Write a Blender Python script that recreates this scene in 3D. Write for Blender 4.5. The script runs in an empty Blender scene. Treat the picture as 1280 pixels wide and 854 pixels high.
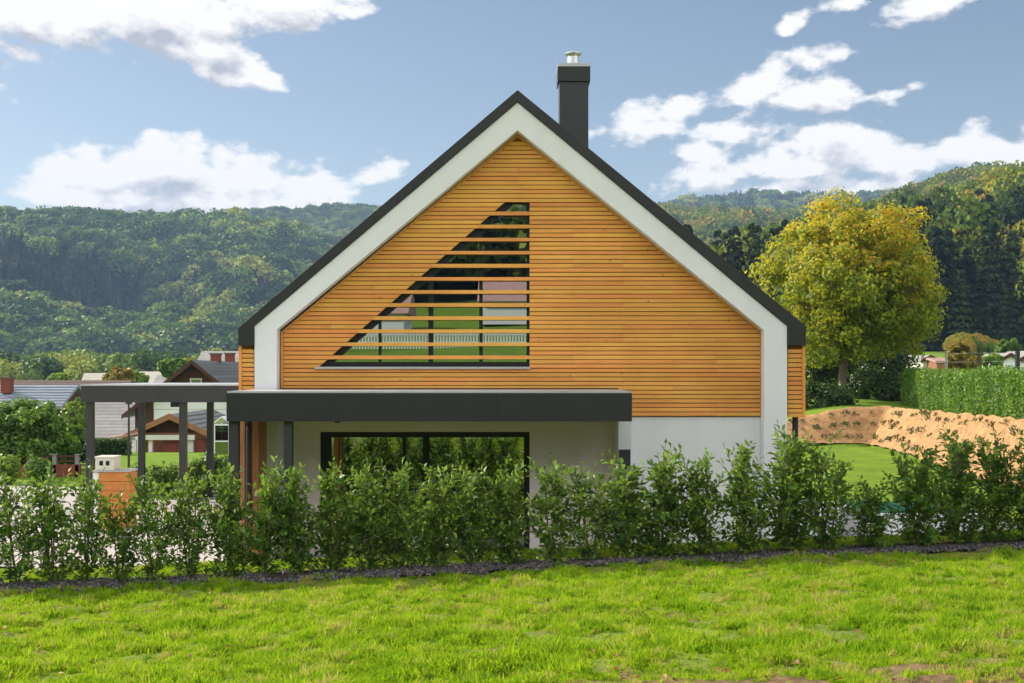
import bpy, math, random
import numpy as np
from mathutils import Vector, noise, Matrix
random.seed(7); rng = np.random.default_rng(11)
C = bpy.context.scene.collection
F = 1480.0; CH = 3.2; HZ = 465.0
def X(px, d): return (px-640)*d/F
def Z(py, d): return CH+(HZ-py)*d/F
def R(a): return math.radians(a)
def sstep(a, b, x):
    t = min(1, max(0, (x-a)/(b-a))); return t*t*(3-2*t)
def lerp(a, b, t): return a+(b-a)*t
# ------------------------------------------------------------------ materials
def nt(m):
    m.use_nodes = True; t = m.node_tree; t.nodes.clear(); return t
def N(t, kind, **kw):
    n = t.nodes.new(kind)
    for k, v in kw.items(): setattr(n, k, v)
    return n
def rgba(c): return (c[0], c[1], c[2], 1)
def ramp(t, stops, src):
    r = N(t, 'ShaderNodeValToRGB'); e = r.color_ramp.elements
    while len(e) < len(stops): e.new(.5)
    for i, (p, c) in enumerate(stops): e[i].position = p; e[i].color = rgba(c)
    t.links.new(src, r.inputs[0]); return r.outputs[0]
def noisy(name, c1, c2, scale=4, rough=.8, bump=.1, stretch=(1, 1, 1), island=0., spec=.3, metal=0, bscale=None, c3=None, lo=.3, hi=.7, knots=False):
    m = bpy.data.materials.new(name); t = nt(m); L = t.links.new
    tc = N(t, 'ShaderNodeTexCoord'); mp = N(t, 'ShaderNodeMapping'); mp.inputs['Scale'].default_value = stretch
    L(tc.outputs['Object'], mp.inputs[0])
    n1 = N(t, 'ShaderNodeTexNoise'); n1.inputs['Scale'].default_value = scale; n1.inputs['Detail'].default_value = 6; n1.inputs['Roughness'].default_value = .65
    L(mp.outputs[0], n1.inputs['Vector'])
    st = [(lo, c1), (hi, c2)] if c3 is None else [(lo, c1), ((lo+hi)/2, c2), (hi, c3)]
    col = ramp(t, st, n1.outputs['Fac'])
    if knots:
        vk = N(t, 'ShaderNodeTexVoronoi'); vk.inputs['Scale'].default_value = 3.1; L(tc.outputs['Object'], vk.inputs['Vector'])
        kf = ramp(t, [(.035, (.6, .48, .38)), (.075, (1, 1, 1))], vk.outputs['Distance'])
        n4 = N(t, 'ShaderNodeTexNoise'); n4.inputs['Scale'].default_value = .55; n4.inputs['Detail'].default_value = 3; L(tc.outputs['Object'], n4.inputs['Vector'])
        wf_ = ramp(t, [(.35, (.80, .76, .72)), (.6, (1, 1, 1))], n4.outputs['Fac'])
        for fct in (kf, wf_):
            mk = N(t, 'ShaderNodeMix', data_type='RGBA', blend_type='MULTIPLY'); mk.inputs[0].default_value = 1; L(col, mk.inputs[6]); L(fct, mk.inputs[7]); col = mk.outputs[2]
    if island:
        g = N(t, 'ShaderNodeNewGeometry'); hs = N(t, 'ShaderNodeHueSaturation')
        mr = N(t, 'ShaderNodeMapRange'); mr.inputs[3].default_value = 1-island; mr.inputs[4].default_value = 1+island
        L(g.outputs['Random Per Island'], mr.inputs[0]); L(mr.outputs[0], hs.inputs['Value'])
        mr2 = N(t, 'ShaderNodeMapRange'); mr2.inputs[3].default_value = .5-.012; mr2.inputs[4].default_value = .5+.012
        mm = N(t, 'ShaderNodeMath', operation='FRACT'); m3 = N(t, 'ShaderNodeMath', operation='MULTIPLY'); m3.inputs[1].default_value = 7.31
        L(g.outputs['Random Per Island'], m3.inputs[0]); L(m3.outputs[0], mm.inputs[0]); L(mm.outputs[0], mr2.inputs[0]); L(mr2.outputs[0], hs.inputs['Hue'])
        L(col, hs.inputs['Color']); col = hs.outputs[0]
    p = N(t, 'ShaderNodeBsdfPrincipled'); L(col, p.inputs['Base Color']); p.inputs['Roughness'].default_value = rough
    p.inputs['Specular IOR Level'].default_value = spec; p.inputs['Metallic'].default_value = metal
    if bump:
        b = N(t, 'ShaderNodeBump'); b.inputs['Strength'].default_value = bump; b.inputs['Distance'].default_value = .02
        n2 = N(t, 'ShaderNodeTexNoise'); n2.inputs['Scale'].default_value = bscale or scale*6; n2.inputs['Detail'].default_value = 4
        L(mp.outputs[0], n2.inputs['Vector']); L(n2.outputs['Fac'], b.inputs['Height']); L(b.outputs[0], p.inputs['Normal'])
    o = N(t, 'ShaderNodeOutputMaterial'); L(p.outputs[0], o.inputs[0]); return m
def leafmat(name, stops, trans=.35, rough=.45, spec=.4, tcol=(.25, .42, .03), patch=0., pscale=.02, inst=True, island=True, zgrad=0.):
    """leaf: colour from a random value per leaf / per tree plus patches in object space"""
    m = bpy.data.materials.new(name); t = nt(m); L = t.links.new
    g = N(t, 'ShaderNodeNewGeometry'); oi = N(t, 'ShaderNodeObjectInfo')
    a = N(t, 'ShaderNodeMath', operation='MULTIPLY'); b = N(t, 'ShaderNodeMath', operation='MULTIPLY'); s = N(t, 'ShaderNodeMath', operation='ADD')
    wi = .88 if inst else 0.
    wl = (.22 if inst else 1.) if island else 0
    L(oi.outputs['Random'], a.inputs[0]); a.inputs[1].default_value = wi
    L(g.outputs['Random Per Island'], b.inputs[0]); b.inputs[1].default_value = wl
    L(a.outputs[0], s.inputs[0]); L(b.outputs[0], s.inputs[1]); v = s.outputs[0]
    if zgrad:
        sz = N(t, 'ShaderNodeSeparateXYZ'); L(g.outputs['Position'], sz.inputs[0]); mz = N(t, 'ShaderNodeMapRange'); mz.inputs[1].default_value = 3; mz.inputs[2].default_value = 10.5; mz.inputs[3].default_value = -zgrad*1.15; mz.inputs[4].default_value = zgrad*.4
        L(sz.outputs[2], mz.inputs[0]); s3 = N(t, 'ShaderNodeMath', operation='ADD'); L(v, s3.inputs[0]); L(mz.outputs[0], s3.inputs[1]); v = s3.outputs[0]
    if patch:
        n1 = N(t, 'ShaderNodeTexNoise'); n1.inputs['Scale'].default_value = pscale; n1.inputs['Detail'].default_value = 3
        tc = N(t, 'ShaderNodeTexCoord')
        L(g.outputs['Position'], n1.inputs['Vector'])
        mr = N(t, 'ShaderNodeMapRange'); mr.inputs[1].default_value = .3; mr.inputs[2].default_value = .7
        mr.inputs[3].default_value = -patch; mr.inputs[4].default_value = patch
        L(n1.outputs['Fac'], mr.inputs[0]); s2 = N(t, 'ShaderNodeMath', operation='ADD'); L(v, s2.inputs[0]); L(mr.outputs[0], s2.inputs[1]); v = s2.outputs[0]
    col = ramp(t, stops, v)
    p = N(t, 'ShaderNodeBsdfPrincipled'); L(col, p.inputs['Base Color']); p.inputs['Roughness'].default_value = rough; p.inputs['Specular IOR Level'].default_value = spec
    o = N(t, 'ShaderNodeOutputMaterial')
    if trans:
        tr = N(t, 'ShaderNodeBsdfTranslucent'); mx = N(t, 'ShaderNodeMixShader'); mx.inputs[0].default_value = trans
        mc = N(t, 'ShaderNodeMix', data_type='RGBA'); mc.inputs[0].default_value = .5; L(col, mc.inputs[6]); mc.inputs[7].default_value = rgba(tcol)
        L(mc.outputs[2], tr.inputs[0]); L(p.outputs[0], mx.inputs[1]); L(tr.outputs[0], mx.inputs[2]); L(mx.outputs[0], o.inputs[0])
    else: L(p.outputs[0], o.inputs[0])
    return m
def glassmat(name, mirror=.4, tint=(.35, .38, .38)):
    m = bpy.data.materials.new(name); t = nt(m); L = t.links.new
    gl = N(t, 'ShaderNodeBsdfGlossy'); gl.inputs['Roughness'].default_value = .0; gl.inputs[0].default_value = (.86, .93, 1, 1)
    tr = N(t, 'ShaderNodeBsdfTransparent'); tr.inputs[0].default_value = rgba(tint)
    mx = N(t, 'ShaderNodeMixShader'); mx.inputs[0].default_value = mirror
    L(tr.outputs[0], mx.inputs[1]); L(gl.outputs[0], mx.inputs[2])
    o = N(t, 'ShaderNodeOutputMaterial'); L(mx.outputs[0], o.inputs[0]); return m

M = {}
M['timber'] = noisy('larch', (.95, .45, .11), (.82, .345, .07), 5, .6, .12, (.35, 1, 9), island=.08, spec=.3, bscale=30, knots=True)
M['timber_trim'] = noisy('larch_trim', (.74, .33, .08), (.60, .25, .055), 5, .6, .1, (2, 2, 2))
M['timber_back'] = noisy('dark_batten', (.40, .17, .045), (.26, .11, .03), 4, .8, .1)
M['timber_pink'] = noisy('larch_post', (.55, .25, .11), (.42, .17, .07), 6, .6, .1, (6, 6, .5))
M['white'] = noisy('white_render', (.85, .84, .85), (.80, .79, .80), 1.6, .9, .25, (2.2, 2.2, .35), bscale=90)
M['beige'] = noisy('warm_white_render', (.92, .81, .77), (.88, .77, .74), 1.3, .9, .25, bscale=90)
M['anthracite'] = noisy('anthracite_sheet', (.021, .021, .022), (.028, .028, .029), 2.5, .45, .04, spec=.4)
M['anthracite2'] = noisy('anthracite_post', (.034, .036, .038), (.043, .045, .048), 2.5, .5, .03, spec=.4)
M['black'] = noisy('black_frame', (.012, .013, .015), (.02, .02, .022), 3, .4, .0)
M['flash'] = noisy('pale_flashing', (.55, .56, .57), (.42, .43, .45), 3, .4, .05, metal=.3)
M['steel'] = noisy('stainless', (.7, .7, .7), (.55, .55, .56), 5, .3, .03, metal=.9)
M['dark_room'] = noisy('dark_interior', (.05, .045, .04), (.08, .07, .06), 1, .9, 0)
M['glass'] = glassmat('window_glass', .38, (.3, .33, .33))
M['glass_d'] = glassmat('door_glass', .45, (.3, .33, .32))
M['glass_s'] = glassmat('small_glass', .3, (.2, .2, .2))
M['soil'] = noisy('soil', (.09, .055, .035), (.16, .10, .06), 6, .95, .5)
M['gravel'] = noisy('dark_gravel', (.05, .04, .035), (.14, .12, .11), 55, .9, 1., bscale=70)
M['paving'] = noisy('pale_paving', (.50, .45, .43), (.38, .34, .33), 7, .9, .3, bscale=80)
M['paving2'] = noisy('grey_paving', (.42, .42, .43), (.34, .34, .35), 5, .9, .3, bscale=60)
M['mat'] = noisy('coir_matting', (.52, .30, .14), (.32, .17, .075), 5, .95, 1., bscale=16, lo=.35, hi=.65)
M['roof_grey'] = noisy('grey_tiles', (.16, .16, .165), (.10, .10, .105), 3, .8, .3, island=.15)
M['roof_light'] = noisy('pale_grey_tiles', (.34, .32, .30), (.26, .25, .24), 2, .85, .3, island=.1)
M['roof_cream'] = noisy('cream_roof', (.6, .54, .46), (.5, .45, .38), 2, .8, .2, island=.05)
M['roof_brown'] = noisy('brown_roof', (.16, .11, .09), (.11, .08, .065), 2, .8, .2, island=.1)
M['roof_blue'] = noisy('blue_grey_roof', (.30, .34, .40), (.13, .15, .19), 2.2, .45, .2, (.3, 1, 9), spec=.6)
M['pinkroof'] = noisy('pink_roof', (.50, .30, .26), (.42, .25, .22), 2, .8, .2)
M['brown'] = noisy('dark_brown_wood', (.10, .04, .025), (.06, .025, .018), 3, .7, .2, (6, 1, 1))
M['tan'] = noisy('tan_wood', (.36, .17, .09), (.26, .12, .06), 3, .7, .2)
M['brick'] = noisy('red_brick', (.27, .075, .05), (.18, .05, .035), 8, .9, .3)
M['clay'] = noisy('orange_blocks', (.62, .26, .07), (.47, .17, .045), 3, .85, .4, (1, 1, 4))
M['cabinet'] = noisy('cream_cabinet', (.70, .68, .60), (.64, .62, .55), 2, .5, .05)
M['bark'] = noisy('bark', (.20, .15, .10), (.09, .065, .045), 6, .95, .8, (1, 1, .3))
M['stem'] = noisy('green_stem', (.10, .13, .04), (.14, .11, .05), 9, .8, .2)
M['green_cover'] = noisy('green_cover', (.02, .22, .10), (.015, .16, .075), 3, .5, .1)
M['hillsoil'] = noisy('forest_floor', (.03, .04, .015), (.05, .055, .02), .05, 1, 0)
# leaves
M['laurel'] = leafmat('laurel_leaf', [(0, (.02, .065, .014)), (.35, (.055, .145, .022)), (.65, (.12, .25, .03)), (.85, (.24, .38, .055)), (1, (.40, .50, .13))], .4, .5, .45, (.32, .46, .03), inst=False)
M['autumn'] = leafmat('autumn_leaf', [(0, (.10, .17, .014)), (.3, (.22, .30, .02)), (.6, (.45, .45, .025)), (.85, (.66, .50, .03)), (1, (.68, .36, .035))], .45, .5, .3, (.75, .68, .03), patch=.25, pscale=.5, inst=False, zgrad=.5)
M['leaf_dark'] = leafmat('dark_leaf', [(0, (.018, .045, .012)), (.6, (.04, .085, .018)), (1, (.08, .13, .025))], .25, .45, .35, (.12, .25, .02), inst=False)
M['leaf_mid'] = leafmat('mid_leaf', [(0, (.04, .10, .015)), (.5, (.10, .20, .028)), (1, (.26, .38, .07))], .4, .45, .35, (.25, .42, .03), inst=False)
M['leaf_hedge'] = leafmat('hedge_leaf', [(0, (.04, .10, .014)), (.5, (.10, .21, .022)), (1, (.26, .38, .05))], .4, .45, .3, (.3, .5, .03), patch=.35, pscale=1.1, inst=False)
M['leaf_light'] = leafmat('light_leaf', [(0, (.11, .20, .025)), (.6, (.20, .33, .04)), (1, (.34, .45, .09))], .4, .5, .3, (.4, .55, .05), inst=False)
M['leaf_yellow'] = leafmat('yellow_leaf', [(0, (.14, .15, .02)), (.5, (.30, .25, .03)), (1, (.38, .20, .04))], .35, .5, .3, (.45, .35, .05), inst=False)
M['forest'] = leafmat('forest_leaf', [(0, (.016, .042, .014)), (.3, (.04, .095, .022)), (.6, (.10, .19, .035)), (.85, (.24, .32, .055)), (1, (.42, .42, .08))], .2, .6, .15, (.2, .3, .03), patch=.22, pscale=.012)
M['forest_y'] = leafmat('forest_leaf_autumn', [(0, (.02, .055, .010)), (.3, (.055, .12, .016)), (.6, (.15, .23, .024)), (.85, (.34, .33, .035)), (1, (.40, .26, .05))], .25, .6, .15, (.3, .32, .03), patch=.2, pscale=.02)
M['conifer'] = leafmat('conifer_needles', [(0, (.006, .017, .008)), (.5, (.016, .036, .013)), (1, (.06, .10, .022))], .08, .6, .15, (.1, .2, .02))
M['blade'] = leafmat('grass_blade', [(0, (.085, .20, .010)), (.4, (.20, .37, .014)), (.75, (.36, .50, .02)), (.93, (.50, .56, .06)), (1, (.52, .40, .16))], .5, .7, .1, (.40, .56, .006), patch=.4, pscale=2.2)
# the lawn's own surface
def ground_mat():
    m = bpy.data.materials.new('lawn'); t = nt(m); L = t.links.new
    g = N(t, 'ShaderNodeNewGeometry')
    def nz(s, d=5, r=.6):
        n = N(t, 'ShaderNodeTexNoise'); n.inputs['Scale'].default_value = s; n.inputs['Detail'].default_value = d; n.inputs['Roughness'].default_value = r
        L(g.outputs['Position'], n.inputs['Vector']); return n.outputs['Fac']
    c1 = ramp(t, [(.3, (.07, .14, .012)), (.5, (.13, .23, .014)), (.7, (.22, .32, .02))], nz(.9))
    c2 = ramp(t, [(.35, (.08, .13, .02)), (.65, (.24, .34, .04))], nz(26))
    mx = N(t, 'ShaderNodeMix', data_type='RGBA'); mx.inputs[0].default_value = .45; L(c1, mx.inputs[6]); L(c2, mx.inputs[7])
    soil = ramp(t, [(.3, (.08, .06, .025)), (.7, (.26, .17, .09))], nz(14))
    at = N(t, 'ShaderNodeAttribute', attribute_name='soil'); sf = at.outputs['Fac']
    mx2 = N(t, 'ShaderNodeMix', data_type='RGBA'); L(sf, mx2.inputs[0]); L(mx.outputs[2], mx2.inputs[6]); L(soil, mx2.inputs[7])
    p = N(t, 'ShaderNodeBsdfPrincipled'); p.inputs['Roughness'].default_value = .95; p.inputs['Specular IOR Level'].default_value = .1
    L(mx2.outputs[2], p.inputs['Base Color'])
    b = N(t, 'ShaderNodeBump'); b.inputs['Strength'].default_value = .8; b.inputs['Distance'].default_value = .03; L(nz(18), b.inputs['Height']); L(b.outputs[0], p.inputs['Normal'])
    o = N(t, 'ShaderNodeOutputMaterial'); L(p.outputs[0], o.inputs[0]); return m
M['ground'] = ground_mat()
# ------------------------------------------------------------------ mesh helpers
class MB:
    def __init__(s): s.v = []; s.f = []
    def add(s, vs, fs):
        o = len(s.v); s.v += [tuple(v) for v in vs]; s.f += [tuple(i+o for i in f) for f in fs]; return s
    def box(s, x0, x1, y0, y1, z0, z1):
        return s.add([(x0,y0,z0),(x1,y0,z0),(x1,y1,z0),(x0,y1,z0),(x0,y0,z1),(x1,y0,z1),(x1,y1,z1),(x0,y1,z1)],
                     [(0,3,2,1),(4,5,6,7),(0,1,5,4),(1,2,6,5),(2,3,7,6),(3,0,4,7)])
    def prism(s, poly, y0, y1):           # poly in (x, z), counter-clockwise seen from -Y
        n = len(poly); vs = [(p[0], y0, p[1]) for p in poly]+[(p[0], y1, p[1]) for p in poly]
        fs = [tuple(range(n)), tuple(range(2*n-1, n-1, -1))]+[(i, i+n, (i+1) % n+n, (i+1) % n) for i in range(n)]
        return s.add(vs, fs)
    def tube(s, pts, rad, n=8, cap=True):
        pts = [Vector(p) for p in pts]; rings = []; vs = []; fs = []
        for i, p in enumerate(pts):
            d = (pts[min(i+1, len(pts)-1)]-pts[max(i-1, 0)]).normalized()
            a = d.orthogonal().normalized() if abs(d.z) < .95 else Vector((1, 0, 0))
            a = (a-d*a.dot(d)).normalized(); b = d.cross(a); r = rad[i] if hasattr(rad, '__len__') else rad
            for k in range(n):
                t = 2*math.pi*k/n; vs.append(p+(a*math.cos(t)+b*math.sin(t))*r)
        for i in range(len(pts)-1):
            for k in range(n): fs.append((i*n+k, i*n+(k+1) % n, (i+1)*n+(k+1) % n, (i+1)*n+k))
        if cap: fs += [tuple(range(n-1, -1, -1)), tuple((len(pts)-1)*n+k for k in range(n))]
        return s.add(vs, fs)
    def build(s, name, mat, parent=None, bevel=0, smooth=False):
        me = bpy.data.meshes.new(name); me.from_pydata(s.v, [], s.f); me.update()
        return link(name, me, mat, parent, bevel, smooth)
def link(name, me, mat, parent=None, bevel=0, smooth=False):
    if mat is not None: me.materials.append(mat)
    if smooth: me.shade_smooth()
    o = bpy.data.objects.new(name, me); C.objects.link(o)
    if parent is not None: o.parent = parent
    if bevel:
        b = o.modifiers.new('bevel', 'BEVEL'); b.width = bevel; b.segments = 2; b.limit_method = 'ANGLE'
    return o
def tag(o, label=None, cat=None, group=None, kind=None):
    if label: o['label'] = label
    if cat: o['category'] = cat
    if group: o['group'] = group
    if kind: o['kind'] = kind
    return o
def empty(name, loc=(0, 0, 0), label=None, cat=None, group=None, rz=0, kind=None):
    o = bpy.data.objects.new(name, None); C.objects.link(o); o.location = loc; o.rotation_euler.z = rz; o.empty_display_size = .2
    return tag(o, label, cat, group, kind)
def copy_thing(root, loc, rz=0, sc=1, label=None):
    r = root.copy(); C.objects.link(r); r.location = loc; r.rotation_euler.z = rz; r.scale = (sc, sc, sc) if not hasattr(sc, '__len__') else sc
    if label: r['label'] = label
    for ch in root.children:
        c = ch.copy(); C.objects.link(c); c.parent = r
    return r
def qmesh(name, V, nq, smooth=False):      # V: (nq*4, 3)
    me = bpy.data.meshes.new(name); me.vertices.add(nq*4); me.vertices.foreach_set('co', np.asarray(V, dtype=np.float32).ravel())
    me.loops.add(nq*4); me.loops.foreach_set('vertex_index', np.arange(nq*4, dtype=np.int32))
    me.polygons.add(nq); me.polygons.foreach_set('loop_start', np.arange(0, nq*4, 4, dtype=np.int32)); me.polygons.foreach_set('loop_total', np.full(nq, 4, dtype=np.int32))
    me.update(); me.validate(); return me
def unit(v): return v/(np.linalg.norm(v, axis=1, keepdims=True)+1e-9)
def leaf_mesh(name, cen, ax, nor, ln, wd, fold=.15):
    """rhombic leaves: centre, long axis, normal, length and width per leaf"""
    n = len(cen); ax = unit(ax); side = unit(np.cross(nor, ax)); nor = unit(np.cross(ax, side))
    ln = np.broadcast_to(np.asarray(ln), (n,))[:, None]; wd = np.broadcast_to(np.asarray(wd), (n,))[:, None]
    V = np.empty((n, 4, 3))
    V[:, 0] = cen-ax*ln*.5; V[:, 1] = cen+side*wd*.5+nor*wd*fold; V[:, 2] = cen+ax*ln*.5-nor*ln*.1; V[:, 3] = cen-side*wd*.5+nor*wd*fold
    return qmesh(name, V.reshape(-1, 3), n)
def rdir(n): return unit(rng.normal(size=(n, 3)))
# ------------------------------------------------------------------ terrain
def hedge_y(x): return 15.9+.135*x
def plateau_d(x, y):
    return max(x-13.1-.02*(y-30), min(y-44.2+.15*(x-14), (x-8.5)))
def G(x, y):
    hl = hedge_y(max(-20, min(20, x))); zb0 = .58+.021*max(-14, min(14, x))
    n1 = noise.noise(Vector((x*.13, y*.13, 3.1)))*.12
    if y < hl:
        if y > 0: z = zb0+max(0, hl-y-1.6)**1.12*.078+.012*min(1.6, hl-y)
        else: z = zb0+(hl-1.6)**1.12*.078+.02+(-y)*.045+max(0, -y-20)*.06
        z = z+n1*min(1, (hl-y)*.3)
        if 0 < y < 16: z += noise.noise(Vector((x*.9, y*.9, 9.)))*.05+noise.noise(Vector((x*2.2, y*2.2, 1.)))*.055+noise.noise(Vector((x*4.5, y*4.5, 2.)))*.025
        return z
    a = 1-sstep(hl+1.3, hl+2.6, y); zc = (zb0-.01)*a
    w = sstep(4, 9, x)                       # rises in the garden on the right
    zr = .4*sstep(29, 43, y)
    d = plateau_d(x, y)
    if d > 0:
        H = lerp(.65, 1.35, sstep(9., 13.6, x)) if y > 44 else 1.35+.03*(44-y)*0
        t = min(1, d/.95); zr = zr*(1 if y > 43 else 1)+H*t*1.0+(1-sstep(30, 43, y))*.4*t
    zr += max(0, y-46)*.032 if y < 240 else (194*.032)
    zl = 0
    if y > 44: zl = -sstep(44, 90, y)*4.0 + max(0, y-120)*.008
    z = lerp(zl, zr, w) if y > 28 else lerp(0, zr, sstep(11, 13, x))
    return max(zc, z) if zc > .001 else z
def axis(stops):
    out = []
    for (a, b, s) in stops:
        k = max(1, int(round((b-a)/s)))
        out += [a+(b-a)*i/k for i in range(k)]
    return out+[stops[-1][1]]
xs = axis([(-2600, -300, 230), (-300, -60, 20), (-60, -18, 2.), (-18, -10, .3), (-10, 10, .14), (10, 12.6, .3), (12.6, 15, .12), (15, 18, .3), (18, 60, 1.5), (60, 300, 20), (300, 2600, 230)])
ys = axis([(-2600, -200, 240), (-200, -30, 10), (-30, 2, 2.), (2, 18, .12), (18, 54, .35), (54, 130, 3), (130, 400, 20), (400, 2600, 220)])
V = [(x, y, G(x, y)) for y in ys for x in xs]; nx = len(xs)
FF = [(j*nx+i, j*nx+i+1, (j+1)*nx+i+1, (j+1)*nx+i) for j in range(len(ys)-1) for i in range(nx-1)]
me = bpy.data.meshes.new('ground'); me.from_pydata(V, [], FF); me.update()
def soilmask(x, y):
    s = noise.fractal(Vector((x*.55, y*.8, 5.)), 1., 2., 4)*.45+noise.fractal(Vector((x*2.1, y*2.6, 8.)), 1., 2., 3)*.35
    return s+.7*sstep(8.2, 6.7, y)*(.15+.85*sstep(-1.2, 1.8, x))
sa = me.attributes.new('soil', 'FLOAT', 'POINT'); sa.data.foreach_set('value', np.array([0.25+.75*sstep(.15, .4, soilmask(v[0], v[1])) if 3 < v[1] < hedge_y(v[0]) and abs(v[0]) < 14 else 0. for v in V], dtype=np.float32))
tag(link('ground', me, M['ground'], smooth=True), kind='structure')
def sheet(name, fx, x0, x1, u0, u1, dx, du, lift, mat, kind='structure'):
    """strip following the ground: rows u between u0..u1, fx(x,u)->y"""
    xa = axis([(x0, x1, dx)]); ua = axis([(u0, u1, du)])
    V = []
    for u in ua:
        for x in xa:
            y = fx(x, u); V.append((x, y, G(x, y)+lift))
    n = len(xa); Fs = [(j*n+i, j*n+i+1, (j+1)*n+i+1, (j+1)*n+i) for j in range(len(ua)-1) for i in range(n-1)]
    me = bpy.data.meshes.new(name); me.from_pydata(V, [], Fs); me.update()
    return tag(link(name, me, mat, smooth=True), kind=kind)
sheet('gravel_strip', lambda x, u: hedge_y(x)+u+.06*noise.noise(Vector((x*1.3, u, 0))), -12, 14, -.46, .28, .2, .1, .035, M['gravel'])
sheet('terrace', lambda x, u: u, -5.6, 3.0, 18.75, 20.55, .5, .3, .03, M['paving'])
sheet('driveway', lambda x, u: u+(-.25*(x+5.6)), -16.5, -5.6, 18.6, 31.0, .5, .5, .03, M['paving'])
sheet('driveway', lambda x, u: u, -5.6, -4.4, 20.56, 31, .4, .5, .03, M['paving'])
sheet('patio', lambda x, u: u, 4.9, 10.5, 20.2, 27.5, .4, .4, .03, M['paving2'])
# loose pebbles in the strip
# ------------------------------------------------------------------ scatter by geometry nodes (stuff only)
def make_src(name, meshes, mat):
    col = bpy.data.collections.new(name)
    for i, m in enumerate(meshes):
        if mat is not None and not m.materials: m.materials.append(mat)
        o = bpy.data.objects.new(f'{name}_{i:02d}', m); col.objects.link(o)
    return col
def scatter(name, pts, rots, scl, idx, col, label=None, cat=None, kind='stuff'):
    n = len(pts); me = bpy.data.meshes.new(name); me.vertices.add(n); me.vertices.foreach_set('co', np.asarray(pts, dtype=np.float32).ravel())
    a = me.attributes.new('rot', 'FLOAT_VECTOR', 'POINT'); a.data.foreach_set('vector', np.asarray(rots, dtype=np.float32).ravel())
    a = me.attributes.new('scl', 'FLOAT_VECTOR', 'POINT'); a.data.foreach_set('vector', np.asarray(scl, dtype=np.float32).ravel())
    a = me.attributes.new('idx', 'INT', 'POINT'); a.data.foreach_set('value', np.asarray(idx, dtype=np.int32))
    o = bpy.data.objects.new(name, me); C.objects.link(o)
    ng = bpy.data.node_groups.new(name+'_gn', 'GeometryNodeTree')
    ng.interface.new_socket('Geometry', in_out='INPUT', socket_type='NodeSocketGeometry'); ng.interface.new_socket('Geometry', in_out='OUTPUT', socket_type='NodeSocketGeometry')
    gi = ng.nodes.new('NodeGroupInput'); go = ng.nodes.new('NodeGroupOutput'); iop = ng.nodes.new('GeometryNodeInstanceOnPoints')
    ci = ng.nodes.new('GeometryNodeCollectionInfo'); ci.inputs['Collection'].default_value = col; ci.inputs['Separate Children'].default_value = True; ci.inputs['Reset Children'].default_value = True
    def attr(nm, ty):
        q = ng.nodes.new('GeometryNodeInputNamedAttribute'); q.data_type = ty; q.inputs['Name'].default_value = nm; return q.outputs[0]
    L = ng.links.new
    L(gi.outputs[0], iop.inputs['Points']); L(ci.outputs[0], iop.inputs['Instance']); iop.inputs['Pick Instance'].default_value = True
    L(attr('idx', 'INT'), iop.inputs['Instance Index'])
    e2r = ng.nodes.new('FunctionNodeEulerToRotation'); L(attr('rot', 'FLOAT_VECTOR'), e2r.inputs[0]); L(e2r.outputs[0], iop.inputs['Rotation'])
    L(attr('scl', 'FLOAT_VECTOR'), iop.inputs['Scale']); L(iop.outputs[0], go.inputs[0])
    md = o.modifiers.new('scatter', 'NODES'); md.node_group = ng
    return tag(o, label, cat, kind=kind)
# ------------------------------------------------------------------ grass
def tuft(nb, spread, hmin, hmax, lean):
    V = []
    for _ in range(nb):
        a = random.uniform(0, 6.283); r = spread*math.sqrt(random.random()); bx, by = r*math.cos(a), r*math.sin(a)
        h = random.uniform(hmin, hmax); w = random.uniform(.003, .0055); d = random.uniform(0, 6.283); l = random.uniform(.1, lean)*h
        dx, dy = math.cos(d)*l, math.sin(d)*l; sa = random.uniform(0, 6.283); sx, sy = math.cos(sa)*w, math.sin(sa)*w
        V += [(bx-sx, by-sy, -.01), (bx+sx, by+sy, -.01), (bx+dx*.4+sx*.9, by+dy*.4+sy*.9, h*.6), (bx+dx*.4-sx*.9, by+dy*.4-sy*.9, h*.6)]
        V += [(bx+dx*.4-sx*.9, by+dy*.4-sy*.9, h*.6), (bx+dx*.4+sx*.9, by+dy*.4+sy*.9, h*.6), (bx+dx+sx*.2, by+dy+sy*.2, h), (bx+dx-sx*.2, by+dy-sy*.2, h)]
    return qmesh('grass_tuft', np.array(V), len(V)//4)
tcol = make_src('grass_src', [tuft(26, .055, .025, .075, .9) for _ in range(5)]+[tuft(16, .05, .02, .045, 1.2) for _ in range(3)], M['blade'])
pts = []; rots = []; scl = []; idx = []
for _ in range(85000):
    y = 5.6+(random.random()**1.25)*12.6; half = .46*y+1.2; x = random.uniform(-half, half)
    if y > hedge_y(x)-.44-.2*noise.noise(Vector((x*2, 0, 0))): continue
    s = soilmask(x, y)
    if s > .3 and random.random() < min(.9, (s-.3)*3): continue
    g = noise.noise(Vector((x*2.2, y*2.2, 7.)))+.5*noise.noise(Vector((x*5, y*5, 3.)))
    if g < -.2 and random.random() < .8: continue
    sc = (.7+.5*random.random())*(1+.8*g)*(1-.4*max(0, min(1, s*2)))
    pts.append((x, y, G(x, y))); rots.append((random.uniform(-.25, .25), random.uniform(-.25, .25), random.uniform(0, 6.28))); scl.append((sc, sc, sc*random.uniform(.7, 1.25)))
    idx.append(random.randrange(8) if s < .1 else random.randrange(5, 8))
for _ in range(9000):                     # the strip of lawn just behind the hedge
    x = random.uniform(-8.5, 9.5); y = hedge_y(x)+random.uniform(.3, 2.4)
    pts.append((x, y, G(x, y))); rots.append((0, 0, random.uniform(0, 6.28))); s = random.uniform(.7, 1.1); scl.append((s, s, s)); idx.append(random.randrange(8))
scatter('grass', pts, rots, scl, idx, tcol)
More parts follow.
